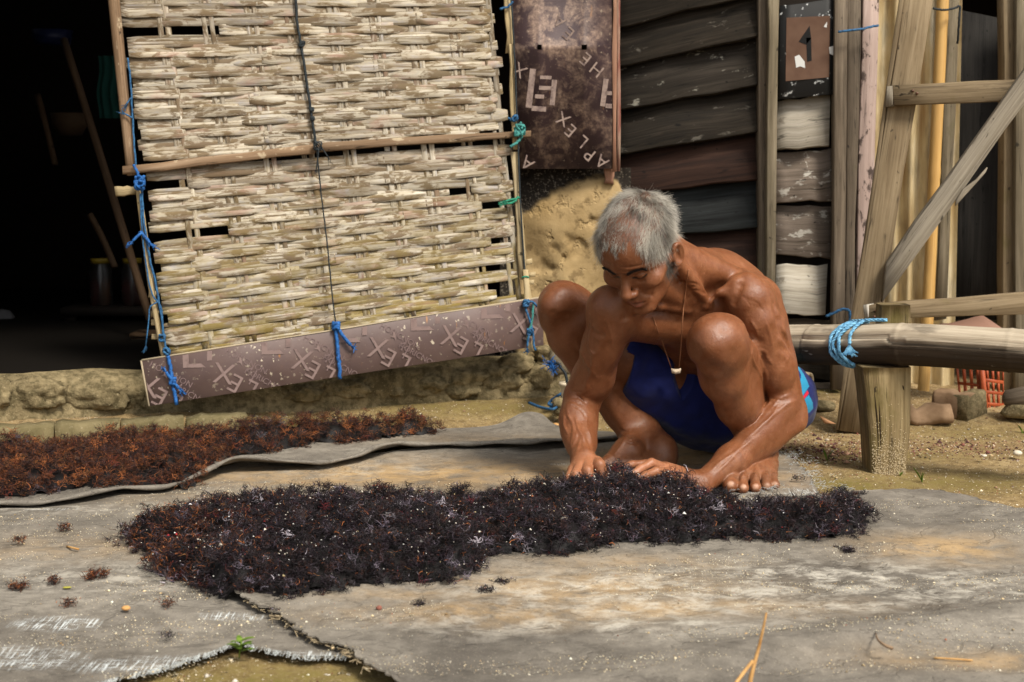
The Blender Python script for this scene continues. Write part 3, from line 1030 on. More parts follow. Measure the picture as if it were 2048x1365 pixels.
m.color(c); m.bump(g3, .0012, .7); m.bump(g1, .002, .5)
BAMB = m.m

shutter = thing('woven_shutter', 'large woven bamboo shutter hanging aslant in front of the dark doorway', 'shutter')
sTL, sTR, sBR, sBL = P(226, 0, 4.06), P(1003, 0, 4.33), P(1064, 605, 4.27), P(329, 712, 3.995)
sN = unit(np.cross(sTR - sTL, sBL - sTL)); sN = sN if sN[1] < 0 else -sN
SW = np.linalg.norm(sTR - sTL); SH = np.linalg.norm(sBL - sTL)


def S(u, v, off=0.0):
    return (sTL * (1 - u) + sTR * u) * (1 - v) + (sBL * (1 - u) + sBR * u) * v + sN * off


pairs = [.115, .225, .335, .435, .545, .655, .755, .862, .952]
NR = 37
rows = np.linspace(-.055, .985, NR)
pitch = rows[1] - rows[0]
gaps = [(.667, .03, .205), (.095, .05, .25), (.525, .02, .12), (.675, .885, .965), (.79, .90, 1), (.86, .86, 1), (.935, .875, 1), (.965, .90, .99), (.605, .8, .86), (.43, .90, .99), (.25, .95, 1.0)]


def strip(pts, w, th, name, parent, axis_w, nrm=None, moss=0, dusky=0):
    """a flat split strip: pts centre line, w widths, lens-shaped section"""
    pts = np.asarray(pts); n = len(pts); w = np.broadcast_to(w, n)
    nn = sN
    V, U = [], []
    s = np.concatenate([[0], np.cumsum(np.linalg.norm(np.diff(pts, axis=0), axis=1))])
    u0 = rng.uniform(0, 30)
    for i in range(n):
        a = axis_w * w[i] / 2
        ring = [pts[i] - a, pts[i] - a * .86 + nn * th, pts[i] + a * .86 + nn * th, pts[i] + a, pts[i] - nn * th * .3]
        V += ring; U += [(s[i] + u0, q * w[i]) for q in (0, .22, .78, 1, .5)]
    F = [(i * 5 + k, (i + 1) * 5 + k, (i + 1) * 5 + (k + 1) % 5, i * 5 + (k + 1) % 5) for i in range(n - 1) for k in range(5)]
    F += [tuple(range(5)), tuple((n - 1) * 5 + k for k in range(4, -1, -1))]
    V = np.array(V)
    return make(name, V, F, BAMB, parent, uv=U, attrs={'moss': np.repeat(np.broadcast_to(moss, n), 5), 'dusky': np.full(len(V), dusky)})


DOWN = unit(sBL - sTL)
RIGHT = unit(sTR - sTL)
for i, v in enumerate(rows):
    if abs(v - .46) < .006: continue
    segs, cur = [], rng.uniform(.006, .026) if v > .46 else rng.uniform(.008, .022)
    end = rng.uniform(.955, .985)
    for g0 in sorted([q for q in gaps if abs(q[0] - v) < pitch * .55], key=lambda q: q[1]):
        if g0[1] > cur + .05: segs.append((cur, g0[1]))
        cur = max(cur, g0[2])
    if end > cur + .04: segs.append((cur, end))
    out_ = []
    for a, b in segs:                                      # long strips broken and overlapped
        while b - a > .55 and rng.random() < .75:
            q = rng.uniform(.25, .5)
            out_.append((a, a + q + .03)); a = a + q
        out_.append((a, b))
    for a, b in out_:
        n = max(6, int((b - a) * 46))
        us = np.linspace(a, b, n)
        hgt = np.zeros(n)
        for u_i in range(n):
            k = np.interp(us[u_i], pairs, np.arange(len(pairs)), left=-1, right=len(pairs))
            hgt[u_i] = math.cos(math.pi * (k + i)) * .0034
        ns = 3 if rng.random() < .65 else 2
        for sub in range(ns):
            wob = (fbm(np.stack([us * 9, np.full(n, i * 3.1 + sub * 7)], -1), 120, 3) - .5)
            wid = pitch * SH * ((.86 if ns == 2 else .60) + .08 * rng.normal()) * (1 + .55 * wob)
            wid = wid * np.clip(np.minimum(us - a, b - us) * 30 + .6, 0, 1)
            off = (sub - (ns - 1) / 2) * pitch * (.46 if ns == 2 else .34) + (fbm(np.stack([us * 5, np.full(n, i * 1.7 + sub * 9)], -1), 130, 2) - .5) * pitch * .20
            pts = [S(u, v + o, .006 + h + .0010 * sub) for u, o, h in zip(us, off, hgt)]
            ms = np.clip((v - .55) * 1.7, 0, 1) * .9 + .12 + .5 * np.clip(us - .8, 0, 1)
            strip(pts, np.clip(wid, .008, .05), .0015, 'weft_strip', shutter, -DOWN, moss=ms, dusky=.65 * (abs(v - .5) < .035) + .5 * (v < .12) * (a < .2))
for j, u in enumerate(pairs):
    for k in (-1, 1):
        u1 = u + k * .0098
        vs = np.linspace(-.07, 1.0, 26)
        wid = (.0155 + .002 * rng.normal()) * (1 + .35 * (fbm(np.stack([vs * 12, np.full(26, j * 2.3 + k)], -1), 140, 2) - .5))
        pts = [S(u1 + .003 * (fbm(np.array([[q * 3, j * 5.1 + k]]), 141, 2)[0] - .5), q, .0062 + .0006 * k) for q in vs]
        strip(pts, wid, .0018, 'warp_strip', shutter, RIGHT, moss=np.clip(vs - .45, 0, 1) * 1.2 + .05)
# frame sticks
STICK = wood('bark_stick', (.09, .055, .03), (.22, .14, .08), (.36, .26, .17), patch=(.45, .36, .24), patch_amt=.6, grain=.8)
def SP(px, py, off):
    """point of the shutter plane under a pixel"""
    d = ray(px, py); o = np.array([0, 0, CAM_H])
    return o + d * (((sTL - o) @ sN) / (d @ sN)) + sN * off
tube('frame_stick', spline([SP(222, -60, .012), SP(234, 60, .012), SP(248, 200, .013), SP(263, 352, .012)], 9), [.0165, .0165, .016, .016, .0155, .015, .0145, .0135, .0125], STICK, shutter, 10)
tube('frame_stick', spline([SP(277, 380, .016), SP(290, 480, .016), SP(305, 590, .016), SP(329, 722, .016)], 9), [.010, .011, .0115, .0115, .0115, .011, .0105, .010, .009], LATH, shutter, 8, flat=.8)
board('crossbar', SP(244, 336, .034), SP(628, 292, .034), SP(628, 309, .034), SP(245, 350, .034), .018, STICK, shutter)
board('crossbar', SP(618, 289, .028), SP(1056, 263, .028), SP(1057, 276, .028), SP(618, 307, .028), .016, STICK, shutter)
board('peg', SP(228, 374, .014), SP(272, 373, .012), SP(273, 390, .012), SP(231, 393, .014), .03, LATH, shutter)
vboard('frame_lath', SP(1003, -60, .012), SP(1018, -60, .012), SP(1026, 105, .012), SP(1012, 107, .012), .010, LATH, shutter)
vboard('frame_lath', SP(1014, 90, .018), SP(1022, 90, .018), SP(1034, 300, .018), SP(1024, 300, .018), .010, LATH, shutter)
vboard('frame_lath', SP(1021, 305, .016), SP(1032, 305, .016), SP(1052, 560, .018), SP(1038, 560, .018), .010, LATH, shutter)
vboard('frame_lath', SP(1042, 540, .030), SP(1053, 540, .030), SP(1067, 702, .034), SP(1052, 706, .034), .010, LATH, shutter)
for k, (x, y) in enumerate(((1049, 520), (1055, 545), (1052, 560))):
    board('strip_end', SP(x, y, .012), SP(x + 14, y - 1, .012), SP(x + 14, y + 9, .012), SP(x, y + 10, .012), .006, LATH, shutter, nseg=1)
for k, (x, y) in enumerate(((297, 583), (302, 622), (303, 640), (303, 668))):
    board('strip_end', SP(x, y, .004), SP(x + 14, y - 1, .004), SP(x + 14, y + 11, .004), SP(x, y + 12, .004), .006, LATH, shutter, nseg=1)

# ---- printed formwork board tied under the shutter
m = M('formwork_film', .5, .4)
co = m.coord('Object', perobj=False)
n1, n2, n3 = m.noise(co, 7, 4, .6), m.noise(co, 22, 6, .65), m.noise(co, 75, 3, .6)
c = m.ramp(n1, (.3, (.085, .053, .046)), (.7, (.135, .088, .076)))
c = m.mix(m.ramp(n2, (.35, .35), (.6, 0)), c, (.09, .06, .062))
drop = m.math('MULTIPLY', m.ramp(n3, (.62, 0), (.66, 1)), m.ramp(m.noise(co, 5, 3), (.45, .15), (.62, 1)))
c = m.mix(drop, c, (.50, .43, .32))
c = m.mix(m.ramp(m.noise(m.coord('Object', (70, 70, 14), perobj=False), 1, 3, .6), (.70, 0), (.76, .8)), c, (.36, .15, .03))
m.color(c); m.bump(n3, .0006, .4)
FILM = m.m
BQ = (P(284, 722, 3.945), P(1086, 596, 4.235), P(1087, 691, 4.235), P(300, 813, 3.945))
plank_t = thing('formwork_board', 'purple-brown printed formwork board tied aslant under the woven shutter', 'board')
board('board', *BQ, .012, FILM, plank_t, nseg=4, wob=.0004, ch=.001)
m = M('board_edge', .85, .2); m.color((.38, .31, .21)); EDGE = m.m
ex, ey, n_ = plane_axes(BQ)
for nm, a, b, wv in (('edge', BQ[0], BQ[1], ey), ):
    board('edge', a + ey * .0035 + n_ * .0005, b + ey * .0035 + n_ * .0005, b + ey * .0004 + n_ * .0005, a + ey * .0004 + n_ * .0005, .012, EDGE, plank_t, nseg=8, wob=.0006, ch=.0005)
board('edge', BQ[0] - ex * .0045 + n_ * .0005, BQ[0] - ex * .0004 + n_ * .0005, BQ[3] - ex * .0004 + n_ * .0005, BQ[3] - ex * .0045 + n_ * .0005, .012, EDGE, plank_t, nseg=1, wob=.0003, ch=.0005)
m = M('pale_print', .5, .35)
c = m.mix(m.ramp(m.noise(m.coord('Object', perobj=False), 50, 4, .7), (.36, .55), (.5, 0)), (.215, .150, .135), (.12, .080, .073)); m.color(c)
PRINT = m.m
m = M('faint_print', .5, .35); m.color((.165, .112, .106)); PRINT2 = m.m
items, faint = [], []
for k, (x, y) in enumerate(((297, 772), (448, 745), (604, 718), (756, 694), (901, 670), (1040, 646))):
    sc_ = 1 - .012 * k
    LSZ = .073
    items += [('X', x, y, LSZ * 1.15, 162), ('E', x + 24 * sc_, y + 21 * sc_, LSZ, 143), ('L', x + 55 * sc_, y + 32 * sc_, LSZ, 143)]
    ox, oy = x - 84 * sc_, y - 18 * sc_
    items += [[(ox, oy - 18), (ox + 12, oy - 20), (ox + 13, oy + 1), (ox + 37, oy + 0), (ox + 47, oy + 8), (ox + 1, oy + 9)],
              [(ox + 49, oy - 26), (ox + 59, oy - 28), (ox + 59, oy - 6), (ox + 49, oy - 5)]]
    cx, cy = x + 32 * sc_, y - 22 * sc_
    items += [[(cx - 7, cy + 2), (cx - 1, cy - 1), (cx - 1, cy - 8), (cx + 3, cy - 7), (cx + 4, cy + 0), (cx + 5, cy + 9), (cx + 1, cy + 3)]]
    faint += [('HORICNON', x + 45 * sc_, y - 22 * sc_, .024, -38), ('4', x + 50 * sc_, y - 2 * sc_, .042, -38), ('|', x + 60 * sc_, y + 8 * sc_, .05, -38), ('HORICNON', x + 84 * sc_, y + 18 * sc_, .024, -38)]
print_on(BQ, items, PRINT, plank_t, .0012)
print_on(BQ, faint, PRINT2, plank_t, .0009)

# ---- ropes and twines on the shutter
def ropemat(name, c, c2):
    m = M(name, .65, .3)
    m.color(m.ramp(m.noise(m.coord('Object', perobj=False), 140, 3), (.35, c2), (.6, c)))
    return m.m


BLUE = ropemat('blue_plastic_twine', (.028, .12, .25), (.010, .045, .11))
BLUEB = ropemat('bright_blue_twine', (.02, .125, .38), (.01, .06, .20))
LBLUE = ropemat('light_blue_rope', (.20, .46, .66), (.06, .20, .36))
DARKT = ropemat('dark_twine', (.018, .026, .030), (.006, .008, .010))
TEAL = ropemat('teal_twine', (.05, .25, .22), (.02, .10, .10))
GREENT = ropemat('green_twine', (.02, .24, .14), (.01, .12, .07))


def twine(label, pix, mat, r=.0028, off=.03, knots=(), tails=(), n=None, plane=None, name='twine'):
    t = thing(name, label, 'twine', 'twines tied on the woven shutter')
    pf_ = plane or SP
    pts = [pf_(p[0], p[1], p[2] if len(p) > 2 else off) for p in pix]
    pts = spline(pts, n or max(12, len(pts) * 6))
    pts = pts + (rng.random((len(pts), 3)) - .5) * r * .6
    tube('line', pts, r, mat, t, 6)
    for kx, ky, kr in knots:
        c = pf_(kx, ky, off + .004)
        parts = []
        for q in range(3):
            a = rng.uniform(0, 6.28, 3)
            pp = [c + kr * np.array([math.cos(w + a[0]) * .9, math.sin(w * 1.3 + a[1]) * .55, math.sin(w + a[2])]) for w in np.linspace(0, 6.6, 13)]
            parts.append(tube_geo(pp, r * .95, 5))
        v, f, u = join(parts); make('knot', v, f, mat, t, uv=u, smooth=True)
    for tail in tails:
        pts = spline([pf_(p[0], p[1], off + .006) for p in tail], 8)
        parts = [tube_geo(pts, r * .9, 5)]
        for q in range(9):
            e = pts[-1]; d = unit(pts[-1] - pts[-3])
            parts.append(tube_geo([e, e + d * .008 + rng.normal(0, .003, 3), e + d * .016 + rng.normal(0, .006, 3)], r * .3, 3, False))
        v, f, u = join(parts); make('tail', v, f, mat, t, uv=u, smooth=True)
    return t


twine('dark twine running down the middle of the upper shutter panel', [(589, -50), (592, 40), (600, 90), (612, 170), (622, 240), (630, 292)], DARKT, .0042, .022, knots=[(602, 92, .007), (622, 222, .004), (623, 240, .004)])
twine('teal knot and dark cord where the crossbar meets the shutter\'s middle', [(630, 290), (632, 320), (640, 400), (650, 480), (658, 560), (668, 652)], DARKT, .0022, .045, knots=[(632, 296, .012)], tails=[[(634, 300), (632, 320), (629, 342)], [(640, 300), (652, 318)]])
bq_ = lambda x, y, o: on_plane(BQ, x, y, o)
twine('bright blue strap down the middle of the printed board', [(671, 648), (674, 690), (677, 720), (679, 757)], BLUEB, .0060, .007, knots=[(671, 652, .009)], tails=[[(676, 658), (685, 672), (700, 690)]], plane=bq_)
twine('bright blue double strap with a knot at the left end of the printed board', [(336, 712), (341, 740), (346, 770), (353, 808)], BLUEB, .0056, .007, knots=[(345, 762, .008)], tails=[[(345, 760), (338, 752), (332, 744)], [(346, 764), (352, 770), (357, 776)]], plane=bq_)
twine('blue twine down the upper left stick of the shutter', [(256, 120), (262, 170), (266, 250), (272, 330), (278, 345)], BLUE, .0028, .030, tails=[[(262, 200), (254, 212)], [(266, 240), (252, 232)]])
twine('thick blue knot at the left end of the crossbar', [(268, 333), (276, 350), (281, 365), (284, 385)], BLUEB, .0040, .046, knots=[(281, 366, .014), (279, 374, .012)])
twine('frayed bright blue bow on the lower left stick', [(280, 466), (286, 470), (294, 480), (300, 490)], BLUEB, .0048, .036, tails=[[(284, 468), (276, 474), (266, 484)], [(292, 478), (300, 488)]])
twine('blue twine winding down the lower left stick', [(284, 385), (287, 440), (293, 480), (300, 520), (312, 570), (318, 605), (324, 640), (328, 675), (333, 705), (335, 720)], BLUE, .0034, .032, knots=[(324, 676, .009), (333, 702, .009)])
twine('second blue twine twisted round the lower left stick', [(281, 390), (285, 470), (294, 540), (305, 590), (322, 615), (326, 670)], BLUE, .0024, .033, tails=[[(316, 604), (300, 615), (298, 640), (292, 690)]])
twine('teal lashing at the right end of the crossbar', [(1032, 250), (1038, 266), (1030, 285), (1012, 298)], TEAL, .0045, .05, knots=[(1032, 264, .014), (1028, 268, .012)])
twine('short blue tie at the top right of the shutter', [(996, 22), (1010, 18), (1022, 8)], BLUE, .0036, .026)
twine('blue tie on the right lath just above the crossbar', [(1012, 240), (1022, 244), (1030, 240)], BLUE, .0040, .030, knots=[(1024, 240, .008)])
twine('green tie frayed across the right edge of the lower panel', [(1034, 396), (1026, 400), (1012, 404)], GREENT, .0040, .026, tails=[[(1026, 400), (1014, 402), (1006, 405)], [(1028, 402), (1018, 408), (1008, 409)]])
twine('black cord along the right laths of the shutter', [(1014, -50), (1022, 60), (1030, 240), (1036, 400), (1046, 560), (1050, 600)], DARKT, .0030, .026)
twine('thin green ring on the lower right lath', [(1038, 556), (1046, 554), (1053, 556)], GREENT, .0024, .032)
twine('blue twine crossed over the board at its right end', [(1042, 603), (1046, 625), (1056, 655), (1060, 690), (1063, 700)], BLUE, .0036, .046, knots=[(1044, 607, .009), (1052, 664, .009)], tails=[[(1044, 606), (1056, 604), (1066, 614)], [(1050, 668), (1047, 682), (1046, 694)]])
twine('pale teal twine beside the lower right lath', [(1059, 604), (1056, 640), (1050, 664), (1046, 690)], TEAL, .0034, .048)
# ================================================================ timber frame, bamboo rail, post and the things behind them
frame = thing('timber_frame', 'rough timber frame with a leaning leg, two rails and a diagonal brace at the right', 'frame')
vboard('leg', P(1817, -60, 4.00), P(1876, -60, 4.00), P(1724, 868, 3.965), P(1679, 860, 3.965), .045, TIM, frame, nseg=7)
vboard('leg_edge', P(1806, -60, 4.003), P(1816, -60, 3.999), P(1678, 861, 3.964), P(1669, 860, 3.968), .03, TIM, frame, nseg=7)
board('rail', P(1787, 171, 3.955), P(2200, 152, 3.94), P(2200, 196, 3.94), P(1787, 211, 3.955), .04, TIM, frame)
vboard('rail_end', P(1772, 172, 3.965), P(1786.4, 171, 3.954), P(1786.4, 211, 3.954), P(1769, 214, 3.965), .03, TIM2, frame, nseg=1)
board('brace', P(1775, 524, 3.93), P(2200, -70, 3.88), P(2200, -5, 3.88), P(1765, 606, 3.93), .035, TIM2, frame, nseg=7, wob=.0010)
v, f, u = board_geo(P(1910, 400, 3.893), P(1974, 336, 3.89), P(1972, 344, 3.89), P(1912, 412, 3.893), .012, nseg=3, wob=.002)
make('splinter', v, f, TIM2, frame, uv=u)
board('rail', P(1737, 610, 3.89), P(2200, 576, 3.86), P(2200, 622, 3.86), P(1737, 641, 3.89), .035, TIM, frame)
vboard('rail_end', P(1726, 610, 3.90), P(1736.4, 610, 3.889), P(1736.4, 641, 3.889), P(1727, 641, 3.90), .03, PALE, frame, nseg=1)
m = M('nail', .6, .5); m.color((.09, .035, .015)); NAIL = m.m
for x, y, Y in ((1752, 622, 3.886), (1749, 634, 3.886), (1826, 182, 3.951), (1834, 187, 3.951)):
    v, f, u = tube_geo([P(x, y, Y + .004), P(x, y, Y - .003)], [.0035, .004], 7)
    make('nail_head', v, f, NAIL, frame, uv=u)

# ---- bamboo pole and fibreglass bay
m = M('yellow_bamboo', .45, .4)
c = m.ramp(m.noise(m.coord('UV', (2, 30, 1)), 1, 4), (.3, (.40, .22, .06)), (.7, (.56, .35, .12)))
c = m.mix(m.ramp(m.noise(m.coord('Object', (20, 20, 3)), 1, 4), (.55, 0), (.7, .5)), c, (.26, .14, .05)); m.color(c)
pole = thing('bamboo_pole', 'upright yellow bamboo pole standing against the corrugated sheet', 'pole')
pts, rr = [], []
for y in np.linspace(-60, 796, 60):
    x = np.interp(y, [-60, 0, 380, 600, 796], [1888, 1886, 1867, 1857, 1846])
    pts.append(P(x, y, 4.46)); rr.append(.0185 + .0016 * max(math.exp(-((y - q) / 5.0) ** 2) for q in (45, 346, 640)))
tube('culm', pts, rr, m.m, pole, 12)
twine('dark twine tied round the yellow bamboo pole near its top', [(1866, 17, 4.40), (1884, 20, 4.40), (1905, 18, 4.41), (1920, 14, 4.42), (1918, 40, 4.42), (1915, 88, 4.44)], DARKT, .0036, plane=lambda x, y, o: P(x, y, o)).__setitem__('group', 'loose ties on the right-hand wall')
twine('blue twine stretched between the posts above the white board', [(1676, 64, 4.40), (1715, 60, 4.40), (1757, 51, 4.42)], BLUE, .0040, plane=lambda x, y, o: P(x, y, o)).__setitem__('group', 'loose ties on the right-hand wall')
twine('dark blue loop of rope hanging on the post behind the bamboo rail', [(1652, 634, 4.36), (1668, 626, 4.36), (1685, 619, 4.36), (1698, 622, 4.36), (1700, 636, 4.36), (1698, 648, 4.36)], BLUE, .0046, plane=lambda x, y, o: P(x, y, o)).__setitem__('group', 'loose ties on the right-hand wall')

# ---- old bamboo rail: thick grey culm, nodes, a long split
m = M('grey_bamboo', .95, .08)
g = m.noise(m.coord('UV', (3, 90, 1)), 1, 5, .65)
b = m.noise(m.coord('UV', (7, 14, 1)), 1, 5, .6)
c = m.ramp(g, (.3, (.27, .22, .155)), (.7, (.52, .445, .34)))
c = m.mix(m.attr('underside'), c, m.mix(g, (.026, .019, .013), (.075, .055, .038)))
c = m.mix(m.ramp(b, (.56, 0), (.68, .55)), c, (.045, .035, .026))
c = m.mix(m.ramp(m.noise(m.coord('UV', (30, 60, 1)), 1, 3), (.68, 0), (.74, .6)), c, (.42, .37, .29))
m.color(c); m.bump(g, .005, 1.0)
rail = thing('bamboo_rail', 'thick grey old bamboo rail with a long split, resting on the wooden post', 'rail')
cl = spline([P(1420, 690, 3.80), P(1600, 690, 3.665), P(1655, 691, 3.60), P(1780, 689, 3.475), P(1850, 690, 3.42), P(1950, 696, 3.36), P(2048, 703, 3.305), P(2260, 720, 3.20)], 170)
t_, N_, B_ = frames(cl)
K = 56
pxl = cl[:, 0] / cl[:, 1] * FPX + 1024
V, U, W = [], [], []
s = np.concatenate([[0], np.cumsum(np.linalg.norm(np.diff(cl, axis=0), axis=1))])
up = np.array([0, 0, 1.0])
for i in range(len(cl)):
    a1 = unit(np.cross(t_[i], up)); a1 = a1 if a1[1] < 0 else -a1      # towards the viewer
    a2 = np.cross(a1, t_[i]); a2 = a2 if a2[2] > 0 else -a2
    node = max(math.exp(-((pxl[i] - q) / 5) ** 2) - .55 * math.exp(-((pxl[i] - q - 9) / 5) ** 2) for q in (1638, 1812, 2030, 1500, 2200))
    for k in range(K):
        w = 2 * math.pi * k / K
        r = .0515 + .0017 * node + .0012 * math.sin(3 * w + s[i] * 9)
        crack = .30 + .05 * math.sin(s[i] * 6) - .12 * (pxl[i] > 1800) * 1 + .10 * (pxl[i] < 1800)
        dk = abs(w - crack)
        if dk < .06: r -= .009
        V.append(cl[i] + r * (math.cos(w) * a1 + math.sin(w) * a2)); U.append((s[i], w * .05))
        W.append(sstep(.42, .02, math.sin(w) + (fbm(np.array([[s[i] * 8, w * 1.5]]), 160, 3)[0] - .5) * .8))  # mask for the darker colour towards the lower half
F = [(i * K + k, i * K + (k + 1) % K, (i + 1) * K + (k + 1) % K, (i + 1) * K + k) for i in range(len(cl) - 1) for k in range(K)]
F += [tuple(range(K - 1, -1, -1)), tuple((len(cl) - 1) * K + k for k in range(K))]
make('culm', V, F, m.m, rail, uv=U, smooth=True, attrs={'underside': np.array(W)})

# ---- wooden post under the rail
STUMP = wood('mossy_post', (.075, .05, .02), (.225, .165, .08), (.36, .28, .15), moss=(.10, .08, .02), moss_amt=.48, grain=.9, bump=.005)
post = thing('wooden_post', 'short weathered wooden post with cracks and caked sand at its foot, carrying the bamboo rail', 'post')


def block(name, outline, Yf, Yb, mat, parent, seed, rough=.004, n=14):
    """an upright hewn block: outline rows (y, x left, x right)"""
    r = np.random.default_rng(seed)
    ys = np.array([o[0] for o in outline]); xl = np.array([o[1] for o in outline]); xr = np.array([o[2] for o in outline])
    V, U, m_ = [], [], 18
    for j in range(n):
        y = ys[0] + (ys[-1] - ys[0]) * j / (n - 1)
        a, b = P(np.interp(y, ys, xl), y, Yf), P(np.interp(y, ys, xr), y, Yf)
        D = np.array([0, Yb - Yf, 0])
        ring = []
        for k in range(m_):
            q = k / m_ * 4
            if q < 1: p = a + (b - a) * q
            elif q < 2: p = b + D * (q - 1)
            elif q < 3: p = b + D + (a - b) * (q - 2)
            else: p = a + D * (4 - q)
            cen = (a + b) / 2 + D / 2
            p = cen + (p - cen) * (1 - .06 * (abs((q % 1) - 0) < .01))
            dd = (fbm(np.array([p * [30, 30, 4]]), seed, 3)[0] - .5) * 2 * rough + (-.012 if (k in (2, 3) and r.random() < .0) else 0)
            ring.append(p + unit(p - cen) * dd)
            U.append((-p[2] + 5, q * .1))
        V += ring
    F = [(j * m_ + k, j * m_ + (k + 1) % m_, (j + 1) * m_ + (k + 1) % m_, (j + 1) * m_ + k) for j in range(n - 1) for k in range(m_)]
    F += [tuple(range(m_)), tuple((n - 1) * m_ + k for k in range(m_ - 1, -1, -1))]
    return make(name, V, [tuple(reversed(q)) for q in F], mat, parent, uv=U)


block('shaft', [(736, 1723, 1825), (800, 1730, 1824), (860, 1736, 1822), (955, 1742, 1813)], 3.435, 3.53, STUMP, post, 5)
block('tongue', [(611, 1763, 1823), (640, 1762, 1823), (760, 1764, 1822)], 3.532, 3.60, STUMP, post, 9, n=6)
m = M('crack', .9, .1); m.color((.03, .02, .01))
for pl in (((1774, 745), (1773, 790), (1775, 817)), ((1746, 750), (1750, 800), (1755, 850), (1757, 900)), ((1757, 790), (1760, 850), (1762, 902)), ((1805, 770), (1808, 782))):
    v, f, u = tube_geo(spline([P(x, y, 3.4365) for x, y in pl], 8), [.0008, .0018, .0024, .0026, .0026, .0022, .0016, .0006], 5, flat=.8)
    make('crack', v, f, m.m, post, uv=u)
parts = []
for k in range(900):
    y = 955 - abs(rng.normal(0, 42)); x = rng.uniform(1744, 1812)
    p = P(x, y, 3.434 + rng.normal(0, .0015))
    parts.append(rock_geo(p, (.0011, .0011, .0011), k % 7, 1, .3) if k < 0 else tube_geo([p - [.0008, 0, 0], p + [.0010, 0, .0003]], [.0008, .0006], 4))
v, f, u = join(parts)
m = M('pale_grit', .9, .2); m.color((.56, .46, .30)); GRIT = m.m
tag(make('sand_crust', v, f, GRIT, post, uv=u), kind='stuff')

# ---- blue rope wound round rail and post
rope = thing('rope', 'light blue three-strand rope wound round the bamboo rail at the wooden post', 'rope')


def rail_pt(px, w, r=.0565):
    i = int(np.argmin(np.abs(pxl - px)))
    a1 = unit(np.cross(t_[i], up)); a1 = a1 if a1[1] < 0 else -a1
    a2 = np.cross(a1, t_[i]); a2 = a2 if a2[2] > 0 else -a2
    return cl[i] + r * (math.cos(w) * a1 + math.sin(w) * a2)


loops = []
for x_top, x_mid, x_bot in ((1716, 1690, 1728), (1722, 1698, 1732), (1733, 1706, 1740)):
    for w in np.linspace(2.0, 2.0 - 6.28, 26)[:-1]:
        fr = math.cos(w)
        x = (x_top + x_bot) / 2 + (x_mid - (x_top + x_bot) / 2) * max(0, fr) + (x_top - x_bot) / 2 * math.sin(w) + 8 * min(0, fr)
        loops.append(rail_pt(x, w, .0572))
v, f, u = rope_geo(loops, .0050, k=5)
make('coil', v, f, LBLUE, rope, uv=u, smooth=True)
end = [rail_pt(1738, 1.9, .058), rail_pt(1745, 1.45, .061), rail_pt(1738, .95, .062), rail_pt(1731, .5, .062), rail_pt(1728, .10, .062)]
v, f, u = rope_geo(end, .0046, k=5)
make('free_end', v, f, LBLUE, rope, uv=u, smooth=True)
e = end[-1]
parts = [tube_geo([e, e + np.array([rng.normal(0, .004), -.001, -.012]) , e + np.array([rng.normal(0, .011), -.003, -.024 + rng.normal(0, .004)])], .0010, 3, False) for _ in range(46)]
v, f, u = join(parts); make('frayed_tip', v, f, LBLUE, rope, uv=u)
end = [rail_pt(1716, 1.5, .060), rail_pt(1740, 1.35, .063), rail_pt(1765, 1.42, .062), rail_pt(1782, 1.5, .060)]
v, f, u = rope_geo(end, .0046, k=5)
make('free_end', v, f, LBLUE, rope, uv=u, smooth=True)

# ---- orange crate, stones, driftwood, pipe behind the rail
m = M('orange_plastic', .5, .4)
m.color(m.ramp(m.noise(m.coord('Object', perobj=False), 25, 4), (.3, (.24, .042, .012)), (.65, (.40, .08, .022)))); ORP = m.m
crate = thing('plastic_crate', 'broken orange plastic crate with slotted sides standing behind the two stones', 'crate')


def lattice(q, nu, nv, mat, parent, name, margin=.16, bar=.30):
    TL, TR, BR, BL = q
    pt = lambda t, s, o: quad_pt(q, None, t, s, o)
    parts = []
    def slab(t0, t1, s0, s1):
        parts.append(board_geo(pt(t0, s0, 0), pt(t1, s0, 0), pt(t1, s1, 0), pt(t0, s1, 0), .006, nseg=1, wob=.0002, ch=.0006))
    hs = np.linspace(0, 1, nv + 1)
    for s0 in hs: slab(0, 1, max(0, s0 - .035), min(1, s0 + .035))
    for t0 in np.linspace(0, 1, nu + 1):
        for a, b in zip(hs[:-1], hs[1:]): slab(max(0, t0 - .04), min(1, t0 + .04), a + .036, b - .036)
    v, f, u = join(parts)
    return make(name, v, f, mat, parent, uv=u)


lattice((P(1912, 733, 4.30), P(1968, 735, 4.22), P(1972, 812, 4.22), P(1918, 800, 4.30)), 4, 2, ORP, crate, 'side_panel')
lattice((P(1964, 736, 4.215), P(2008, 742, 4.24), P(2008, 834, 4.24), P(1972, 832, 4.215)), 4, 4, ORP, crate, 'side_panel')
board('corner', P(1960, 735, 4.208), P(1970, 735, 4.208), P(1978, 834, 4.208), P(1968, 834, 4.208), .012, ORP, crate, nseg=2)
m = M('red_sandstone', .9, .15)
c = m.ramp(m.noise(m.coord('Object'), 12, 6, .65), (.3, (.15, .085, .045)), (.7, (.30, .20, .12)))
m.color(c); m.bump(m.noise(m.coord('Object'), 60, 5), .004, .6); SST = m.m


def hewn(name, label, cat, poly, Yf, depth, mat, group=None, rough=.004):
    o = thing(name, label, cat, group)
    q = [P(x, y, Yf) for x, y in poly]
    v, f, u = board_geo(*q, depth, nseg=6, wob=rough, ch=.008)
    make('block', v, f, mat, o, uv=u)
    return o


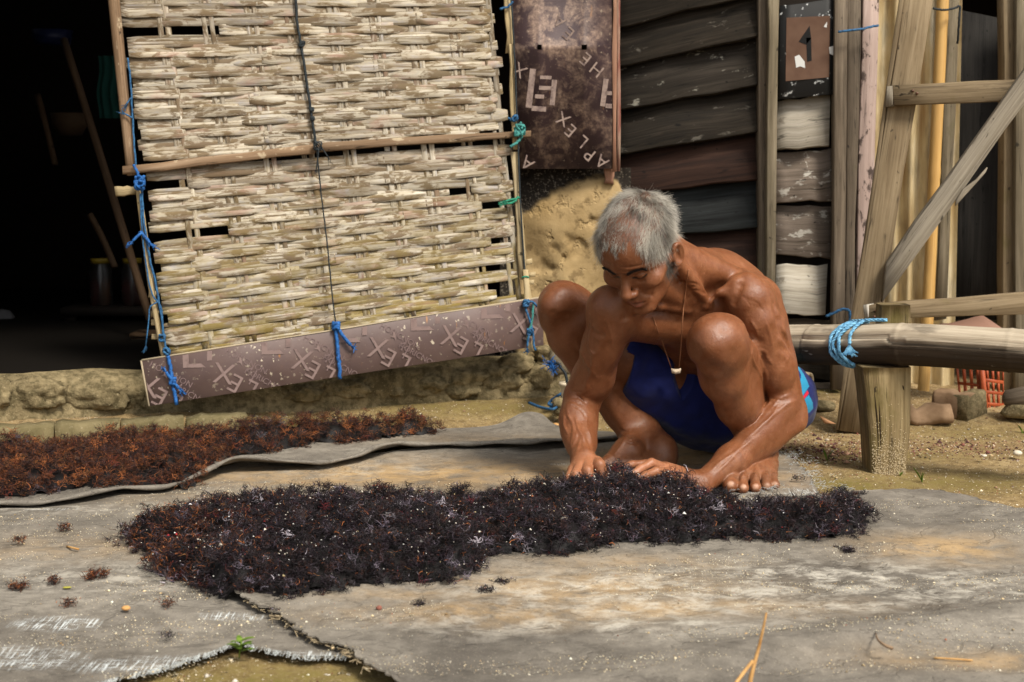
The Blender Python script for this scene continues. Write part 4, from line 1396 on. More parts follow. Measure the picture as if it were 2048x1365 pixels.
b = thing('stone_block', 'tall brown cut stone block leaning by the orange crate', 'stone', 'cut stones behind the post')
v, f, u = board_geo(P(1862, 782, 4.16), P(1934, 792, 4.09), P(1934, 846, 4.09), P(1864, 842, 4.16), .05, nseg=6, wob=.004, ch=.008); make('block', v, f, SST, b, uv=u)
v, f, u = board_geo(P(1934.5, 792, 4.089), P(1971, 783, 4.16), P(1973, 838, 4.16), P(1934.5, 846, 4.089), .05, nseg=4, wob=.002, ch=.006); make('block_side', v, f, STONE, b, uv=u)
b = thing('stone_block', 'low broken brown stone lying right of the wooden post', 'stone', 'cut stones behind the post')
v, f, u = board_geo(P(1820, 810, 4.07), P(1904, 806, 4.05), P(1901, 846, 4.03), P(1818, 848, 4.05), .06, nseg=5, wob=.004, ch=.010); make('block', v, f, SST, b, uv=u)
b = thing('stone', 'dark stone under the driftwood end at the right edge', 'stone')
v, f, u = rock_geo(P(2052, 822, 4.10), (.07, .045, .028), 44, 3, .3, .3); make('block', v, f, STONE, b, uv=u, smooth=True)
wood_end = thing('driftwood', 'dark driftwood log end lying at the right edge beside the crate', 'log')
tube('log', spline([P(2012, 798, 4.12), P(2030, 796, 4.10), P(2080, 788, 4.08), P(2160, 780, 4.05)], 12), [.018, .026, .027, .028, .029, .03, .03, .03, .03, .03, .03, .03], BROWN, wood_end, 10)
tile = thing('roof_tile', 'pinkish broken roof tile behind the lower rail', 'tile')
m = M('pink_clay', .9, .15); m.color((.25, .14, .10))
board('tile', P(1880, 648, 4.30), P(1966, 630, 4.34), P(2004, 656, 4.20), P(1900, 668, 4.18), .014, m.m, tile, wob=.002)
pipe = thing('pipe', 'short hollow grey pipe lying behind the man\'s hip', 'pipe')
m = M('grey_pipe', .7, .3); m.color(m.ramp(m.noise(m.coord('Object'), 20, 4), (.3, (.20, .15, .09)), (.7, (.38, .31, .21))))
a, d = P(1618, 766, 4.05), unit(np.array([-.75, .62, .06]))
n1_ = unit(np.cross(d, [0, 0, 1])); n2_ = np.cross(d, n1_)
V, F = [], []
for L, r in ((.25, .030), (0, .030), (0, .019), (.25, .019)):
    for k in range(24): V.append(a + d * L + r * (math.cos(k / 24 * 6.283) * n1_ + math.sin(k / 24 * 6.283) * n2_))
for q in range(3):
    for k in range(24): F.append((q * 24 + k, q * 24 + (k + 1) % 24, (q + 1) * 24 + (k + 1) % 24, (q + 1) * 24 + k))
make('tube_wall', V, F, m.m, pipe, smooth=False)
for i, (x, y, Y, w, h) in enumerate(((1560, 795, 4.25, .09, .05), (1640, 812, 4.2, .05, .018), (1590, 822, 4.1, .04, .014))):
    b = thing('stone', ['mossy stone under the pipe behind the man', 'flat pebble right of the pipe', 'small pebble in front of the pipe'][i], 'stone')
    v, f, u = rock_geo(P(x, y, Y), (w, .05, h), 30 + i, 2, .25); make('block', v, f, STONE, b, uv=u, smooth=True)

# ---- kerb of cement blocks at the left
m = M('mossy_cement', .92, .15)
c = m.ramp(m.noise(m.coord('Object'), 14, 6, .65), (.3, (.085, .07, .03)), (.7, (.21, .17, .09)))
c = m.mix(m.ramp(m.noise(m.coord('Object'), 130, 3), (.6, 0), (.72, .5)), c, (.42, .36, .24))
m.color(c); m.bump(m.noise(m.coord('Object'), 80, 4), .003, .6)
kl = [('cement block at the far left of the low kerb', -60, 92), ('kerb block with the wide joint, second from the left edge', 96, 228), ('kerb block behind the rust-red seaweed, third from the left edge', 231, 360), ('last cement block at the right end of the kerb', 363, 488)]
for lab, x0, x1 in kl:
    Ya, Yb = kerb_y((x0 - 1024) / FPX * 3.85), kerb_y((x1 - 1024) / FPX * 3.9)
    b = thing('kerb_block', lab, 'kerb block', 'cement blocks of the kerb')
    xa, xb = (x0 - 1024) / FPX * Ya, (x1 - 1024) / FPX * Yb
    zt = .036 + rng.normal(0, .002)
    v, f, u = board_geo((xa, Ya, zt), (xb, Yb, zt + .002), (xb, Yb, -.05), (xa, Ya, -.05), .075, nseg=8, wob=.0022, ch=.007)
    make('block', v, f, m.m, b, uv=u)
# ================================================================ the man
HS = 0.0022 if 'HS_DEV' not in globals() else HS_DEV


class Field:
    """a signed distance field on a grid, written block by block"""
    def __init__(s, lo, hi, h):
        s.lo, s.h = np.asarray(lo, float), h
        s.n = np.ceil((np.asarray(hi) - s.lo) / h).astype(int) + 1
        s.a = np.full(s.n, .06, np.float32)

    def block(s, lo, hi):
        i0 = np.clip(np.floor((np.asarray(lo) - s.lo) / s.h).astype(int), 0, s.n)
        i1 = np.clip(np.ceil((np.asarray(hi) - s.lo) / s.h).astype(int) + 1, 0, s.n)
        ax = [(s.lo[k] + s.h * np.arange(i0[k], i1[k])).astype(np.float32) for k in range(3)]
        return tuple(slice(a, b) for a, b in zip(i0, i1)), ax[0][:, None, None], ax[1][None, :, None], ax[2][None, None, :]

    def put(s, lo, hi, fn, k, mode='add'):
        mg = .02 + k
        sl, X, Y, Z = s.block(np.asarray(lo) - mg, np.asarray(hi) + mg)
        if s.a[sl].size == 0: return
        d = fn(X, Y, Z).astype(np.float32)
        a = s.a[sl]
        if mode == 'sub':
            d = -d
            hh = np.maximum(k - np.abs(a - d), 0) / max(k, 1e-6)
            s.a[sl] = np.maximum(a, d) + hh * hh * (k * .25)
        else:
            hh = np.maximum(k - np.abs(a - d), 0) / max(k, 1e-6)
            s.a[sl] = np.minimum(a, d) - hh * hh * (k * .25)

    def rc(s, p0, p1, r0, r1, k=.02, mode='add'):
        """tapered capsule"""
        p0, p1 = np.asarray(p0, float), np.asarray(p1, float)
        ba = p1 - p0
        L2 = float(ba @ ba) + 1e-12

        def fn(X, Y, Z):
            x, y, z = X - p0[0], Y - p0[1], Z - p0[2]
            t = np.clip((x * ba[0] + y * ba[1] + z * ba[2]) / L2, 0, 1)
            return np.sqrt((x - t * ba[0]) ** 2 + (y - t * ba[1]) ** 2 + (z - t * ba[2]) ** 2) - (r0 + t * (r1 - r0))
        R = max(r0, r1)
        s.put(np.minimum(p0, p1) - R, np.maximum(p0, p1) + R, fn, k, mode)

    def chain(s, pts, rs, k=.02):
        for i in range(len(pts) - 1):
            s.rc(pts[i], pts[i + 1], rs[i], rs[i + 1], k)

    def ell(s, c, axes, rad, k=.02, mode='add'):
        c, A, rad = np.asarray(c, float), np.asarray(axes, float), np.asarray(rad, float)

        def fn(X, Y, Z):
            x, y, z = X - c[0], Y - c[1], Z - c[2]
            q0 = q1 = 0
            for i in range(3):
                q = (x * A[i][0] + y * A[i][1] + z * A[i][2]) / rad[i]
                q0 = q0 + q * q
                q1 = q1 + (q / rad[i]) ** 2
            q0 = np.sqrt(q0)
            return q0 * (q0 - 1) / np.maximum(np.sqrt(q1), 1e-6)
        R = rad.max()
        s.put(c - R, c + R, fn, k, mode)

    def bump(s, c, hgt, sg):
        """gaussian brush: positive swells, negative hollows"""
        c = np.asarray(c, float)
        sl, X, Y, Z = s.block(c - 3 * sg, c + 3 * sg)
        d2 = (X - c[0]) ** 2 + (Y - c[1]) ** 2 + (Z - c[2]) ** 2
        s.a[sl] -= hgt * np.exp(-d2 / (2 * sg * sg))

    def line(s, pts, hgt, sg, taper=True):
        pts = np.asarray(pts, float)
        sl, X, Y, Z = s.block(pts.min(0) - 3 * sg, pts.max(0) + 3 * sg)
        if s.a[sl].size == 0: return
        best = np.full(s.a[sl].shape, 1e3, np.float32)
        wt = np.ones(s.a[sl].shape, np.float32)
        n = len(pts) - 1
        for i in range(n):
            p0, ba = pts[i], pts[i + 1] - pts[i]
            L2 = float(ba @ ba) + 1e-12
            x, y, z = X - p0[0], Y - p0[1], Z - p0[2]
            t = np.clip((x * ba[0] + y * ba[1] + z * ba[2]) / L2, 0, 1)
            d2 = (x - t * ba[0]) ** 2 + (y - t * ba[1]) ** 2 + (z - t * ba[2]) ** 2
            m = d2 < best
            best = np.where(m, d2, best)
            if taper:
                q = (i + t) / n
                wt = np.where(m, np.clip(np.minimum(q, 1 - q) * 5, .15, 1), wt)
        s.a[sl] -= hgt * wt * np.exp(-best / (2 * sg * sg))

    def at(s, p):
        i = np.clip(np.round((np.asarray(p) - s.lo) / s.h).astype(int), 0, s.n - 1)
        return s.a[i[..., 0], i[..., 1], i[..., 2]]

    def trace(s, px, py, y0=2.9, y1=3.8):
        """first surface point met by the line of sight through a photograph pixel"""
        ys = np.arange(y0, y1, .0007)
        d = ray(px, py)
        pts = np.array([0, 0, CAM_H]) + (ys / d[1])[:, None] * d
        f = s.at(pts)
        hit = np.nonzero(f < 0)[0]
        return pts[hit[0]] if len(hit) else None

    def traces(s, pix, n=0):
        """a polyline on the surface under these pixels"""
        pix = np.asarray(pix, float)
        if n: pix = spline(np.c_[pix, np.zeros(len(pix))], n)[:, :2]
        q = [s.trace(*p) for p in pix]
        return np.array([p for p in q if p is not None])

    def mesh(s):
        import openvdb
        g = openvdb.FloatGrid(.06)
        g.copyFromArray(s.a, tolerance=0.0)
        tr = openvdb.createLinearTransform(voxelSize=s.h)
        g.transform = tr
        p, q = g.convertToQuads(isovalue=0.0)
        return np.asarray(p, float) + s.lo, np.asarray(q)[:, ::-1].astype(np.int32)


FLO, FHI = (0.02, 2.98, -.03), (0.80, 3.86, .76)

# ---- the head's own axes: his left, his front, up
TH, PH = math.radians(31), math.radians(39)
HF = np.array([-math.sin(TH) * math.cos(PH), -math.cos(TH) * math.cos(PH), -math.sin(PH)])
HL = np.array([math.cos(TH), -math.sin(TH), 0.0])
HU = np.cross(HL, HF) * -1
HU = HU if HU[2] > 0 else -HU
HEAD_C = P(1278, 504, 3.17)
HSC = 1.02


def H(l, f, u):
    return HEAD_C + HSC * (l * HL + f * HF + u * HU)


HAX = (HL, HF, HU)


def head_sdf(F):
    S = HSC
    F.ell(H(0, -.016, .046), HAX, np.array([.0745, .096, .080]) * S, .01)
    F.ell(H(0, .030, .030), HAX, np.array([.066, .062, .062]) * S, .03)            # forehead
    F.ell(H(0, .026, -.042), HAX, np.array([.060, .058, .066]) * S, .03)           # face block
    for q in (-1, 1):
        F.rc(H(q * .052, -.012, -.052), H(q * .020, .062, -.100), .017, .016, .022)   # jaw
        F.ell(H(q * .046, .058, -.026), HAX, np.array([.022, .022, .017]), .018)     # cheekbone
        F.rc(H(q * .046, .058, .0225), H(q * .012, .081, .0225), .010, .011, .016)     # brow ridge
        F.rc(H(q * .068, .0, -.01), H(q * .056, .05, -.02), .012, .012, .016)        # zygomatic arch
    F.ell(H(0, .070, -.100), HAX, np.array([.022, .018, .017]), .016)               # chin
    F.ell(H(0, .070, -.066), HAX, np.array([.031, .024, .026]), .016)              # mouth mound
    F.rc(H(0, .084, .006), H(0, .104, -.030), .0085, .012, .012)                    # nose
    F.ell(H(0, .105, -.034), HAX, np.array([.0125, .012, .0105]), .006)
    for q in (-1, 1):
        F.ell(H(q * .0145, .094, -.0385), HAX, np.array([.0095, .0115, .0085]), .006)
        F.bump(H(q * .030, .088, .0025), -.0085, .0115)                           # eye socket
        F.bump(H(q * .020, .088, .0045), -.003, .007)
        F.bump(H(q * .050, .054, -.060), -.0095, .015)                             # hollow cheek
        F.bump(H(q * .058, .045, .032), -.004, .016)                              # temple
    for q in (-1, 1):
        F.ell(H(q * .031, .0680, .0015), HAX, np.array([.0135, .0135, .0118]), .004)      # lidded eyeball
    # ears
    for q in (-1, 1):
        e = [unit(HL * q + HF * .35), unit(HF - HL * q * .35 + HU * .18), HU]
        e[2] = np.cross(e[0], e[1]); e[2] = e[2] if e[2] @ HU > 0 else -e[2]
        c = H(q * .079, -.015, -.015)
        F.ell(c, e, (.0075, .0175, .0275), .006)
        rim = [c + e[1] * (math.cos(a) * .0157 * (1 - .15 * (a > 4))) + e[2] * (math.sin(a) * .0253) + e[0] * .0055 for a in np.linspace(.55, 5.0, 14)]
        for a, b in zip(rim[:-1], rim[1:]): F.rc(a, b, .0038, .0038, .003)
        F.ell(c + e[0] * .0085 + e[1] * .003 - e[2] * .001, e, (.0062, .0105, .017), .004, 'sub')
        F.rc(c - e[1] * .006 + e[2] * .018 + e[0] * .004, c - e[1] * .008 - e[2] * .012 + e[0] * .004, .0032, .003, .004)
        F.ell(c - e[2] * .0235 + e[1] * .006 + e[0] * .003, e, (.0055, .008, .009), .005)
        F.rc(c + e[1] * .013 + e[2] * .002 + e[0] * .002, c + e[1] * .013 - e[2] * .008 + e[0] * .002, .005, .005, .004)


# ---- joints (photograph pixel, distance)
R_SH, R_EL, R_WR = P(1224, 622, 3.24), P(1162, 806, 3.365), P(1166, 918, 3.195)
L_SH, L_EL, L_WR = P(1502, 596, 3.31), P(1578, 822, 3.375), P(1402, 968, 3.185)
T3, T8, L3, PV = P(1432, 556, 3.47), P(1466, 640, 3.56), P(1470, 735, 3.63), P(1455, 800, 3.64)
R_HIP, L_HIP = P(1372, 785, 3.57), P(1530, 800, 3.61)
R_KN, R_AN = P(1120, 612, 3.40), P(1283, 872, 3.49)
L_KN, L_AN = P(1430, 690, 3.155), P(1522, 905, 3.395)
LAT = unit(L_SH - R_SH)
SPN = unit(T3 - L3)
FRO = unit(np.cross(LAT, SPN)); FRO = FRO if FRO[1] < 0 else -FRO
LAT = np.cross(SPN, FRO); LAT = LAT if LAT[0] > 0 else -LAT
TAX = (LAT, FRO, SPN)


def upper_body(F):
    # trunk
    rib = P(1425, 645, 3.47)
    F.ell(rib, TAX, (.146, .094, .165), .02)
    F.ell(P(1420, 600, 3.45), TAX, (.142, .076, .095), .03)
    F.rc(P(1440, 700, 3.57), P(1450, 790, 3.63), .095, .105, .04)
    F.chain([P(1398, 538, 3.40), T3, T8, L3], [.050, .056, .056, .05], .05)
    for a in (P(1240, 632, 3.285), P(1500, 612, 3.365)):                      # upper back / lats
        F.rc(a, rib + SPN * .02, .055, .09, .04)
    F.rc(P(1518, 600, 3.385), P(1520, 705, 3.54), .052, .064, .04)
    F.rc(P(1262, 624, 3.33), P(1350, 655, 3.50), .036, .038, .035)
    # chest
    F.ell(P(1328, 616, 3.345), TAX, (.066, .028, .036), .03)
    F.ell(P(1438, 618, 3.350), TAX, (.070, .028, .048), .03)
    # neck
    nb = P(1400, 552, 3.385)
    F.chain([H(.0, -.045, -.028), (H(.0, -.035, -.075) + nb) / 2, nb], [.054, .050, .056], .025)
    F.rc(H(0, .0, -.085), P(1385, 606, 3.335), .034, .036, .025)              # throat
    F.rc(H(.060, -.030, -.045), P(1418, 610, 3.31), .016, .011, .012)          # neck strap muscle, his left
    F.rc(H(-.058, -.03, -.045), P(1350, 622, 3.31), .016, .011, .014)
    for sh in (P(1478, 560, 3.345), P(1262, 590, 3.28)):                     # trapezius
        F.rc(H(0, -.07, -.05), sh, .034, .024, .045)
    # collar bones and shoulder tops
    F.chain([P(1412, 612, 3.300), P(1440, 586, 3.288), P(1470, 566, 3.29), P(1492, 560, 3.30)], [.009, .0085, .009, .013], .012)
    F.chain([P(1372, 620, 3.295), P(1320, 612, 3.25), P(1256, 594, 3.25)], [.009, .009, .012], .012)
    F.bump(P(1436, 606, 3.292), -.007, .016)
    F.bump(P(1448, 566, 3.315), -.006, .014)
    head_sdf(F)


def arm_left(F):
    # viewer's right: shoulder, upper arm, elbow out, forearm to the heap
    F.ell(P(1496, 606, 3.305), TAX, (.052, .050, .058), .02)
    F.chain([L_SH, P(1528, 662, 3.325), P(1548, 730, 3.345), L_EL], [.050, .046, .043, .036], .03)
    F.rc(P(1512, 650, 3.285), P(1548, 760, 3.325), .030, .024, .03)           # biceps
    F.rc(P(1545, 640, 3.36), P(1575, 770, 3.385), .034, .028, .03)           # triceps
    F.rc(P(1520, 640, 3.29), P(1536, 690, 3.31), .034, .012, .02)           # deltoid tip
    F.ell(P(1594, 842, 3.392), np.eye(3), (.020, .024, .022), .018)            # point of the elbow
    F.chain([L_EL, P(1528, 868, 3.325), P(1462, 922, 3.25), L_WR], [.039, .042, .034, .0255], .025)
    F.rc(P(1562, 812, 3.34), P(1500, 880, 3.27), .032, .026, .025)            # brachioradialis
    F.rc(P(1590, 845, 3.36), P(1500, 915, 3.29), .026, .020, .02)
    F.ell(P(1402, 978, 3.175), np.eye(3), (.018, .02, .013), .018)


def arm_right(F):
    F.ell(P(1222, 622, 3.235), TAX, (.054, .050, .060), .02)
    F.chain([R_SH, P(1205, 690, 3.28), P(1184, 758, 3.335), R_EL], [.050, .042, .043, .036], .03)
    F.rc(P(1212, 665, 3.235), P(1176, 770, 3.312), .028, .026, .03)
    F.rc(P(1215, 690, 3.31), P(1198, 775, 3.37), .028, .026, .03)
    F.chain([R_EL, P(1157, 842, 3.305), P(1162, 885, 3.25), R_WR], [.036, .038, .0325, .026], .025)
    F.rc(P(1150, 790, 3.335), P(1144, 862, 3.275), .023, .021, .03)
    F.rc(P(1176, 815, 3.35), P(1174, 872, 3.28), .022, .018, .02)


def hand_left(F):
    mc = [P(1330, 936, 3.205), P(1336, 939, 3.185), P(1343, 946, 3.165), P(1352, 957, 3.15)]
    for m, r in zip(mc, (.0125, .0125, .012, .0115)):
        F.rc(L_WR + (m - L_WR) * .08, m, .0205, r + .002, .014)
    F.chain([mc[0], P(1292, 928, 3.195), P(1264, 929, 3.18), P(1250, 934, 3.172)], [.0115, .0098, .0088, .0078], .004)
    F.chain([mc[1], P(1303, 926, 3.150), P(1281, 938, 3.132), P(1270, 946, 3.123)], [.0120, .0105, .0092, .0085], .004)
    F.chain([mc[2], P(1312, 943, 3.130), P(1292, 951, 3.113), P(1280, 958, 3.105)], [.0115, .0098, .0090, .0082], .004)
    F.chain([mc[3], P(1338, 960, 3.118), P(1326, 970, 3.11), P(1318, 978, 3.108)], [.0108, .0100, .0085, .0075], .004)
    F.chain([L_WR, P(1372, 962, 3.215), P(1338, 955, 3.238), P(1312, 957, 3.238)], [.018, .0165, .0115, .009], .008)


def hand_right(F):
    mc = [P(1194, 925, 3.170), P(1177, 929, 3.160), P(1160, 934, 3.156), P(1147, 941, 3.160)]
    for m in mc: F.rc(R_WR, m, .0195, .0140, .012)
    pip = [P(1199, 930, 3.132), P(1175, 942, 3.118), P(1152, 950, 3.118), P(1138, 960, 3.130)]
    mid = [P(1205, 952, 3.124), P(1179, 962, 3.106), P(1158, 970, 3.106), P(1141, 974, 3.120)]
    tip = [P(1208, 966, 3.135), P(1184, 975, 3.118), P(1164, 981, 3.118), P(1148, 982, 3.130)]
    for m, p, q, t, r in zip(mc, pip, mid, tip, (.0128, .0125, .0120, .0108)):
        F.chain([m, p, q, t], [.0130, r, r * .9, r * .78], .004)
    F.chain([R_WR, P(1197, 934, 3.185), P(1214, 950, 3.165), P(1216, 966, 3.15)], [.018, .0135, .0105, .009], .006)


def legs(F):
    # his right leg (viewer's left)
    F.chain([R_HIP, P(1252, 708, 3.475), P(1165, 640, 3.425), P(1122, 604, 3.405)], [.088, .070, .055, .048], .03)
    F.rc(P(1300, 760, 3.52), P(1190, 690, 3.45), .066, .052, .03)
    F.ell(P(1108, 612, 3.37), np.eye(3), (.033, .030, .036), .025)             # knee cap
    F.ell(P(1140, 606, 3.425), np.eye(3), (.045, .046, .044), .03)
    F.ell(P(1098, 640, 3.40), np.eye(3), (.020, .026, .026), .025)
    F.chain([R_KN, P(1138, 672, 3.43), P(1190, 755, 3.468), P(1243, 825, 3.487), R_AN], [.048, .048, .048, .040, .036], .025)
    F.rc(P(1180, 712, 3.485), P(1235, 790, 3.505), .045, .034, .03)             # calf
    F.rc(P(1130, 650, 3.395), P(1245, 845, 3.455), .020, .012, .018)            # shin edge
    # foot pointing to the viewer's left
    heel = G(1322, 942); heel[2] = .028
    toe0 = G(1165, 962); toe0[2] = .014
    d = unit((toe0 - heel) * np.array([1, 1, 0])); w = np.array([-d[1], d[0], 0]); w = w if w[1] < 0 else -w
    F.ell(heel + np.array([0, 0, .002]), np.eye(3), (.031, .031, .031), .04)
    F.rc(P(1272, 842, 3.515), heel + np.array([-.008, .01, .014]), .036, .031, .05)
    F.chain([R_AN, heel + np.array([.0, 0, .03])], [.033, .034], .025)
    F.chain([R_AN + np.array([-.01, 0, -.01]), heel + d * .10 + np.array([0, 0, .030]), heel + d * .165 + np.array([0, 0, .006])], [.036, .030, .016], .03)
    for q, r in ((-.030, .018), (-.01, .018), (.012, .016), (.032, .015)):
        F.rc(heel + w * q * .5, heel + d * .155 + w * q * 1.1 - np.array([0, 0, .010]), .026, r, .015)
    for q, L, r in ((-.036, .215, .0135), (-.014, .212, .0095), (.004, .205, .0092), (.022, .196, .0088), (.038, .184, .0085)):
        b = heel + w * q
        F.rc(b + d * (L - .055) - np.array([0, 0, .012]), b + d * L - np.array([0, 0, .016]), r * 1.05, r, .005)
    F.ell(P(1262, 878, 3.468), np.eye(3), (.014, .014, .016), .012)
    # his left leg (viewer's right)
    F.chain([L_HIP, P(1485, 735, 3.40), L_KN], [.090, .074, .056], .03)
    F.ell(P(1428, 682, 3.135), np.eye(3), (.054, .044, .052), .025)
    F.ell(P(1452, 688, 3.175), np.eye(3), (.050, .05, .052), .03)
    F.ell(P(1440, 655, 3.175), np.eye(3), (.046, .05, .028), .03)
    F.chain([L_KN, P(1446, 755, 3.215), P(1474, 812, 3.29), P(1503, 872, 3.365), L_AN], [.055, .049, .045, .034, .032], .025)
    F.rc(P(1475, 760, 3.30), P(1510, 850, 3.39), .050, .036, .03)
    F.rc(P(1415, 725, 3.135), P(1488, 868, 3.335), .018, .012, .02)
    heel = np.array([L_AN[0] + .004, L_AN[1] + .035, .030])
    F.ell(heel, np.eye(3), (.033, .034, .032), .02)
    F.rc(L_AN, heel + np.array([0, 0, .02]), .033, .033, .025)
    toes = [(1461, 972, .0165), (1486, 974, .0122), (1511, 972, .0122), (1533, 969, .0115), (1550, 966, .0105)]
    for i, (x, y, r) in enumerate(toes):
        t = G(x, y + 13); t[2] = r * .95
        b = t + np.array([-.10 * (t[0] - L_AN[0]), .052, .013])
        base = L_AN + (t - L_AN) * .25 + np.array([0, 0, -.008])
        F.rc(base, b, .031, .016, .018)
        m = t + (b - t) * .55 + np.array([0, 0, .006])
        F.chain([b, m, t], [.0150 if i else .017, r * .92, r], .004)
        F.ell(t + np.array([0, .004, 0]), np.eye(3), (r * 1.06, r * 1.1, r * .86), .005)
    F.ell(P(1546, 908, 3.375), np.eye(3), (.013, .014, .016), .012)
    F.ell(P(1500, 903, 3.375), np.eye(3), (.013, .014, .016), .012)


FB = Field(FLO, FHI, HS)
upper_body(FB)
for part, k in ((arm_left, .028), (arm_right, .028)):
    FA = Field(FLO, FHI, HS)
    part(FA)
    hand = hand_left if part is arm_left else hand_right
    FH = Field(FLO, FHI, HS)
    hand(FH)
    hh = np.maximum(.014 - np.abs(FA.a - FH.a), 0) / .014
    A = np.minimum(FA.a, FH.a) - hh * hh * (.014 * .25)
    hh = np.maximum(k - np.abs(FB.a - A), 0) / k
    FB.a = np.minimum(FB.a, A) - hh * hh * (k * .25)
FL = Field(FLO, FHI, HS)
legs(FL)
hh = np.maximum(.004 - np.abs(FB.a - FL.a), 0) / .004
FB.a = np.minimum(FB.a, FL.a) - hh * hh * .001
FLEG = FL.a
del FA, FH, A, hh
# ---- veins, sinews and creases laid on the surface
def vein(pix, h=.0016, s=.0022, n=14):
    q = FB.traces(pix, n)
    if len(q) > 2: FB.line(q, h * 2.1, s)


def crease(pix, h=.0014, s=.0013, n=12):
    q = FB.traces(pix, n)
    if len(q) > 2: FB.line(q, -h * 2.1, s)


# his right arm (viewer's left)
vein([(1199, 690), (1195, 705), (1187, 712), (1184, 735), (1180, 752), (1174, 765), (1168, 778), (1158, 786)], .0026, .0030)
vein([(1180, 700), (1187, 712)], .0018, .0025)
vein([(1176, 770), (1174, 780), (1162, 788)], .0020, .0024)
vein([(1134, 812), (1137, 832), (1146, 848), (1147, 870), (1142, 890)], .0022, .0024)
vein([(1150, 835), (1156, 855), (1164, 872), (1172, 890), (1178, 908)], .0022, .0024)
vein([(1175, 830), (1172, 850), (1180, 872), (1181, 900)], .0018, .0022)
vein([(1128, 830), (1128, 850), (1136, 868)], .0018, .0022)
vein([(1164, 872), (1158, 890), (1152, 905)], .0015, .002)
for a, b, c in (((1140, 786), (1152, 784), (1168, 786)), ((1146, 796), (1158, 797), (1172, 805)), ((1138, 803), (1150, 805), (1164, 812)),
                ((1136, 812), (1146, 813), (1156, 818)), ((1150, 790), (1160, 796), (1170, 808)), ((1158, 818), (1166, 826), (1172, 838))):
    crease([a, b, c], .0014, .0012)
FB.bump(FB.trace(1138, 812), .004, .011)
for a in (((1186, 640), (1180, 670), (1178, 700)), ((1212, 640), (1222, 670), (1224, 700)), ((1140, 900), (1150, 880), (1154, 860)), ((1172, 905), (1166, 885), (1170, 860)), ((1186, 880), (1184, 900), (1180, 915))):
    vein(a, .0013, .0022)
# his left arm (viewer's right)
vein([(1496, 668), (1506, 676), (1512, 690), (1519, 705), (1520, 722), (1530, 742), (1533, 758), (1528, 772)], .0022, .0028)
vein([(1518, 700), (1530, 704), (1536, 718), (1546, 730)], .0016, .0024)
vein([(1506, 690), (1504, 710), (1510, 730), (1520, 748), (1526, 765)], .0018, .0026)
vein([(1560, 800), (1540, 806), (1524, 822), (1505, 842)], .0016, .0024)
vein([(1596, 800), (1576, 808), (1560, 820), (1535, 840), (1512, 862), (1480, 890)], .0020, .0026)
vein([(1580, 790), (1560, 798), (1545, 812)], .0014, .002)
vein([(1490, 885), (1470, 905), (1440, 925), (1420, 945)], .0015, .0022)
crease([(1530, 790), (1535, 800), (1530, 812)], .002, .002)
crease([(1540, 795), (1552, 800), (1566, 800)], .0012, .0014)
for k in range(4):
    crease([(1386 + 7 * k, 952 + k), (1391 + 7 * k, 964), (1399 + 7 * k, 978), (1404 + 7 * k, 988)], .0016, .0013)
for a in (((1505, 880), (1480, 900), (1455, 925), (1430, 950)), ((1530, 850), (1545, 830), (1556, 812)), ((1500, 640), (1512, 660), (1516, 680)), ((1530, 640), (1540, 670), (1546, 700)), ((1350, 962), (1335, 950), (1318, 938)), ((1365, 962), (1345, 955), (1325, 950))):
    vein(a, .0013, .0022)
# shoulder and neck sinews
vein([(1418, 612), (1425, 598), (1436, 585)], .002, .003)
for k in range(3):
    crease([(1375 + 4 * k, 566 + 7 * k), (1392 + 4 * k, 569 + 7 * k), (1406 + 4 * k, 575 + 7 * k)], .0022, .0022)
crease([(1352, 566), (1362, 563), (1374, 565)], .0025, .002)
vein([(1360, 560), (1378, 590), (1392, 612)], .0025, .005)
for k in range(4):
    crease([(1482 + 8 * k, 590 + 3 * k), (1494 + 8 * k, 602 + 3 * k), (1504 + 8 * k, 616 + 3 * k)], .0007, .0016)
crease([(1486, 560), (1478, 580), (1470, 600), (1462, 612)], .003, .006)
crease([(1545, 596), (1552, 630), (1562, 662), (1576, 690), (1590, 714)], .0035, .005)
crease([(1176, 652), (1192, 668), (1214, 674)], .0022, .006)
crease([(1250, 648), (1254, 625), (1262, 602)], .003, .008)
crease([(1494, 660), (1510, 676), (1530, 690)], .0022, .006)
# ribs on the flank
for k in range(4):
    vein([(1545 + 3 * k, 620 + 28 * k), (1560 + 3 * k, 630 + 28 * k), (1574 + 2 * k, 645 + 26 * k)], .0012, .006)
# legs
for x, y, hh_, sg_ in ((1420, 692, .004, .018), (1384, 705, -.005, .014), (1470, 708, -.006, .016), (1420, 733, -.0045, .011), (1428, 752, .005, .012), (1404, 655, .003, .012), (1448, 660, -.003, .012),
                   (1098, 618, .004, .015), (1122, 650, -.006, .014), (1150, 632, -.004, .015), (1086, 585, -.003, .012), (1128, 578, .003, .014)):
    q_ = FB.trace(x, y)
    if q_ is not None: FB.bump(q_, hh_, sg_)
vein([(1150, 680), (1170, 720), (1196, 760)], .0014, .004)
crease([(1098, 620), (1115, 632), (1140, 630)], .0022, .006)
crease([(1372, 715), (1400, 735), (1450, 735)], .0018, .008)
for k in range(5):
    crease([(1238 + 3 * k, 858 + 6 * k), (1252 + 3 * k, 864 + 6 * k), (1268 + 3 * k, 862 + 6 * k)], .0013, .0013)
vein([(1255, 870), (1240, 895), (1225, 915)], .002, .003)
vein([(1490, 930), (1487, 950), (1480, 962)], .0018, .0028)
vein([(1512, 925), (1512, 945), (1510, 960)], .0018, .0028)
vein([(1532, 925), (1535, 945), (1536, 958)], .0016, .0026)
# face: brow wrinkles, lids, folds, mouth
for dy in (0, 8, 16):
    crease([tuple(v) for v in ((1230, 532 + dy), (1255, 535 + dy), (1285, 530 + dy), (1312, 522 + dy))], .0010, .0016)


